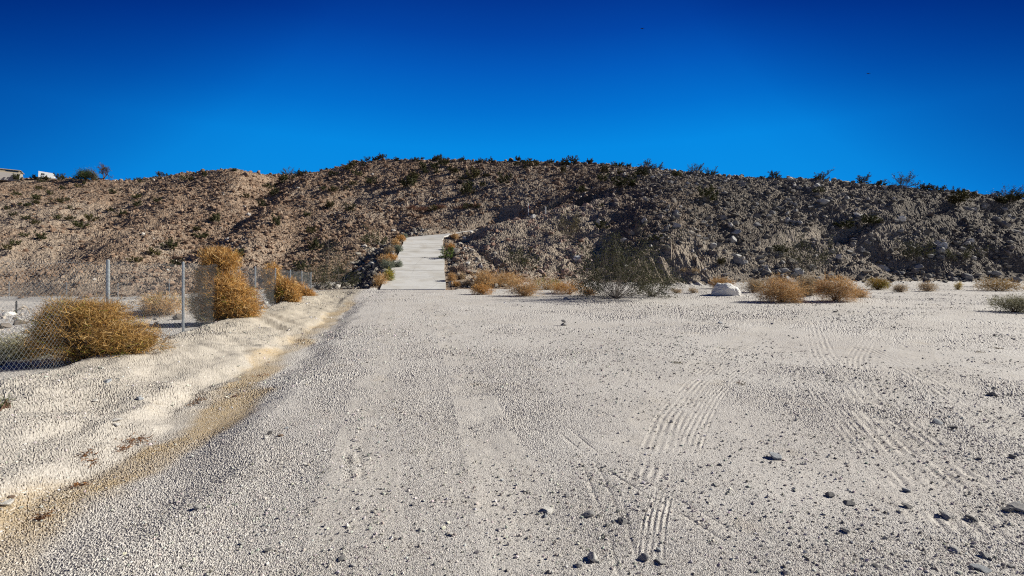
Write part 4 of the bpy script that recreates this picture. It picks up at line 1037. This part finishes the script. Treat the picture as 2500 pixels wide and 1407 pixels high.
crown_tree(254, 438, 46, 42, 112, 'nearly bare brown tree with upright limbs on the left skyline', 1, 3, 'bare_tree')
crown_tree(212, 439, 40, 25, 112, 'dense dark green rounded tree left of the bare tree', 0, 4, 'round_tree')
crown_tree(226, 438, 22, 29, 113.5, 'pale grey green tree tucked behind the dark rounded tree', 2, 5, 'pale_tree')
# litter in the ditch: dry leaves and twigs
def litter(px, py, w, h, n, lab, cols=((.16,.075,.035),(.24,.12,.05),(.10,.05,.03))):
    x, y, z = hit(px, py); sc = y / F; r = np.random.default_rng(px)
    P0 = np.stack([r.normal(0, w * sc / 4, n), r.normal(0, h * sc * 1.2, n), r.uniform(.004, .03, n)], 1)
    P0[:, 2] += terrain(P0[:, 0] + x, P0[:, 1] + y) - z
    D = r.normal(size=(n, 3)) * (1, 1, .25); V, Q = ribbons(P0, D, r.uniform(.012, .05, n), r.uniform(.004, .012, n), .3, 2)
    c = np.repeat(np.array(cols)[r.integers(0, 3, n)], 6, axis=0); o = mesh_np('leaf_litter', V, Q, M['twig'], col=c); o.location = (x, y, z); tag(o, lab, 'debris', 'dry litter along the ditch')
for a in [(330,1080,60,12,110,'longest rusty litter heap in the ditch'),(300,1103,34,8,50,'litter patch under the longest heap in the ditch'),(215,1112,36,10,60,'dark red leaf clump on the bank foot'),(190,1190,30,8,40,'reddish scrap cluster low in the ditch'),
    (480,985,30,10,60,'orange brown litter where the ditch bends'),(575,970,34,6,30,'dark twig patch on the ditch edge'),(656,888,12,5,20,'small red leaf scrap in the upper ditch'),(735,832,22,6,40,'reddish litter at the lot edge high up the ditch'),
    (230,1135,30,8,30,'loose brown crumbs between the litter heaps'),(105,1270,24,8,40,'dark litter around the rusty stone'),(640,918,40,6,40,'scattered crumbs at the lot edge by the upper ditch')]: litter(*a)
for a in [(1655,888,30,6,70,'flat green brown weed tuft in the gravel',((.18,.16,.06),(.12,.10,.04),(.25,.2,.1))),(1808,938,24,5,40,'dry weed scrap near the curved track',((.18,.12,.06),(.12,.08,.04),(.25,.2,.1))),
    (2435,852,24,5,50,'flat dry weed at the right of the lot',((.18,.12,.06),(.12,.08,.04),(.25,.2,.1))),(2390,862,22,4,30,'second flat weed left of the one at right',((.18,.12,.06),(.12,.08,.04),(.25,.2,.1)))]: litter(*a)
x = hit(5, 1003)
dry_bush(2, 1003, 40, 34, 'little green sprig on the bank at the left picture edge', ((.10,.13,.05),(.14,.16,.07),(.2,.17,.09)), 160, W=.006, cat='plant', name='sprig')
# two birds
for px, py, lab in ((2120, 180, 'tiny dark bird gliding high at the right of the sky'), (1568, 70, 'tiny dark bird near the top of the sky')):
    d = 70.0; v, f = ico(2); body = v * (.16, .055, .05)
    root = empty('bird', ((px - HX) / F * d, d, EYE + (HY - py) / F * d))
    mesh_np('body', body, f, M['feather'], root, smooth=True)
    for sg in (-1, 1):
        W = [(0, -.06, .02), (0, .07, .02), (.18 * sg, .06, .06), (.18 * sg, -.04, .06), (.34 * sg, .0, .03), (.34 * sg, -.05, .03)]
        W = [(a, b, c) for a, b, c in W] + [(a, b, c + .012) for a, b, c in W]
        Fq = [(0, 1, 2, 3), (3, 2, 4, 5), (9, 8, 7, 6), (11, 10, 8, 9), (0, 3, 9, 6), (1, 7, 8, 2), (3, 5, 11, 9), (2, 8, 10, 4), (4, 10, 11, 5), (0, 6, 7, 1)]
        mesh_np('wing', W, Fq, M['feather'], root)
    tag(root, lab, 'bird')

# ------------------------------------------------------------------ camera, light, sky
cd = bpy.data.cameras.new('camera'); cam = bpy.data.objects.new('camera', cd); C.objects.link(cam)
cd.sensor_width = 36; cd.lens = F / 2500 * 36; cd.shift_y = -(703.5 - HY) / 2500; cd.clip_end = 2000; cd.clip_start = .05
cam.location = (0, 0, EYE); cam.rotation_euler = (R(90), 0, 0); bpy.context.scene.camera = cam
sd = bpy.data.lights.new('sun', 'SUN'); sun = bpy.data.objects.new('sun', sd); C.objects.link(sun)
sd.energy = 5.0; sd.angle = R(.53); sd.color = (1, .965, .86)
from mathutils import Vector
dirn = Vector((math.cos(SUN_AZ) * math.cos(SUN_EL), math.sin(SUN_AZ) * math.cos(SUN_EL), math.sin(SUN_EL)))
sun.rotation_euler = dirn.to_track_quat('Z', 'Y').to_euler()
w = bpy.data.worlds.new('World'); bpy.context.scene.world = w; w.use_nodes = True; nt = w.node_tree; bg = nt.nodes['Background']
sk = nt.nodes.new('ShaderNodeTexSky'); sk.sky_type = 'NISHITA'; sk.sun_disc = False; sk.sun_elevation = SUN_EL; sk.sun_rotation = R(90) - SUN_AZ
sk.altitude = 1500; sk.air_density = 1.0; sk.dust_density = .0; sk.ozone_density = 3.0
# desert sky: deep blue overhead, paler low down; lens vignette painted in at sides
EXPO = .5
def L(*a, **k): nt.links.new(*a)
tc = nt.nodes.new('ShaderNodeTexCoord'); sp = nt.nodes.new('ShaderNodeSeparateXYZ'); L(tc.outputs['Generated'], sp.inputs[0])
def curve(sock, pts):
    r_ = nt.nodes.new('ShaderNodeValToRGB'); e = r_.color_ramp.elements; L(sock, r_.inputs[0]); r_.color_ramp.interpolation = 'LINEAR'
    while len(e) < len(pts): e.new(.5)
    for i, (p, c) in enumerate(pts): e[i].position = p; e[i].color = (*c, 1)
    return r_.outputs[0]
el = curve(sp.outputs['Z'], [(0, (.004, .275, .76)), (.20, (.003, .255, .735)), (.27, (.002, .243, .74)), (.34, (.001, .165, .625)), (.41, (.001, .106, .51)), (.47, (.001, .062, .385)), (.53, (.001, .036, .28)), (.62, (.004, .028, .17)), (1, (.010, .030, .10))])
ab = nt.nodes.new('ShaderNodeMath'); ab.operation = 'ABSOLUTE'; L(sp.outputs['X'], ab.inputs[0])
ad = nt.nodes.new('ShaderNodeMath'); ad.operation = 'ADD'; L(ab.outputs[0], ad.inputs[0]); L(sp.outputs['Z'], ad.inputs[1])
a8 = nt.nodes.new('ShaderNodeMath'); a8.operation = 'MULTIPLY'; L(ad.outputs[0], a8.inputs[0]); a8.inputs[1].default_value = .8
sky_vignette = curve(a8.outputs[0], [(p_, (g_, g_, g_ ** .6)) for p_, g_ in ((.5, 1), (.58, .96), (.64, .86), (.69, .66), (.75, .46), (.80, .34), (.88, .17), (1, .12))])
m1 = nt.nodes.new('ShaderNodeMix'); m1.data_type = 'RGBA'; m1.blend_type = 'MULTIPLY'; m1.inputs[0].default_value = 1; L(el, m1.inputs[6]); L(sky_vignette, m1.inputs[7])
sep = nt.nodes.new('ShaderNodeSeparateColor'); L(sk.outputs[0], sep.inputs[0])
p = nt.nodes.new('ShaderNodeMath'); p.operation = 'POWER'; p.inputs[1].default_value = .08; L(sep.outputs[1], p.inputs[0])
vm = nt.nodes.new('ShaderNodeVectorMath'); vm.operation = 'SCALE'; L(m1.outputs[2], vm.inputs[0]); L(p.outputs[0], vm.inputs['Scale'])
vs = nt.nodes.new('ShaderNodeVectorMath'); vs.operation = 'SCALE'; yb = nt.nodes.new('ShaderNodeMapRange'); L(sp.outputs['Y'], yb.inputs[0]); yb.inputs[1].default_value = -.5; yb.inputs[2].default_value = .3; yb.inputs[3].default_value = .5; yb.inputs[4].default_value = 1
vy = nt.nodes.new('ShaderNodeVectorMath'); vy.operation = 'SCALE'; L(vm.outputs[0], vy.inputs[0]); L(yb.outputs[0], vy.inputs['Scale'])
L(vy.outputs[0], vs.inputs[0]); vs.inputs['Scale'].default_value = 1 / .12 / 2 ** EXPO / 1.05
L(vs.outputs[0], bg.inputs[0]); bg.inputs[1].default_value = .12
s = bpy.context.scene
s.view_settings.view_transform = 'Standard'; s.view_settings.look = 'None'; s.view_settings.gamma = 1; s.view_settings.exposure = EXPO
s.cycles.max_bounces = 4; s.cycles.diffuse_bounces = 2; s.cycles.use_denoising = False; s.cycles.filter_width = 1.15
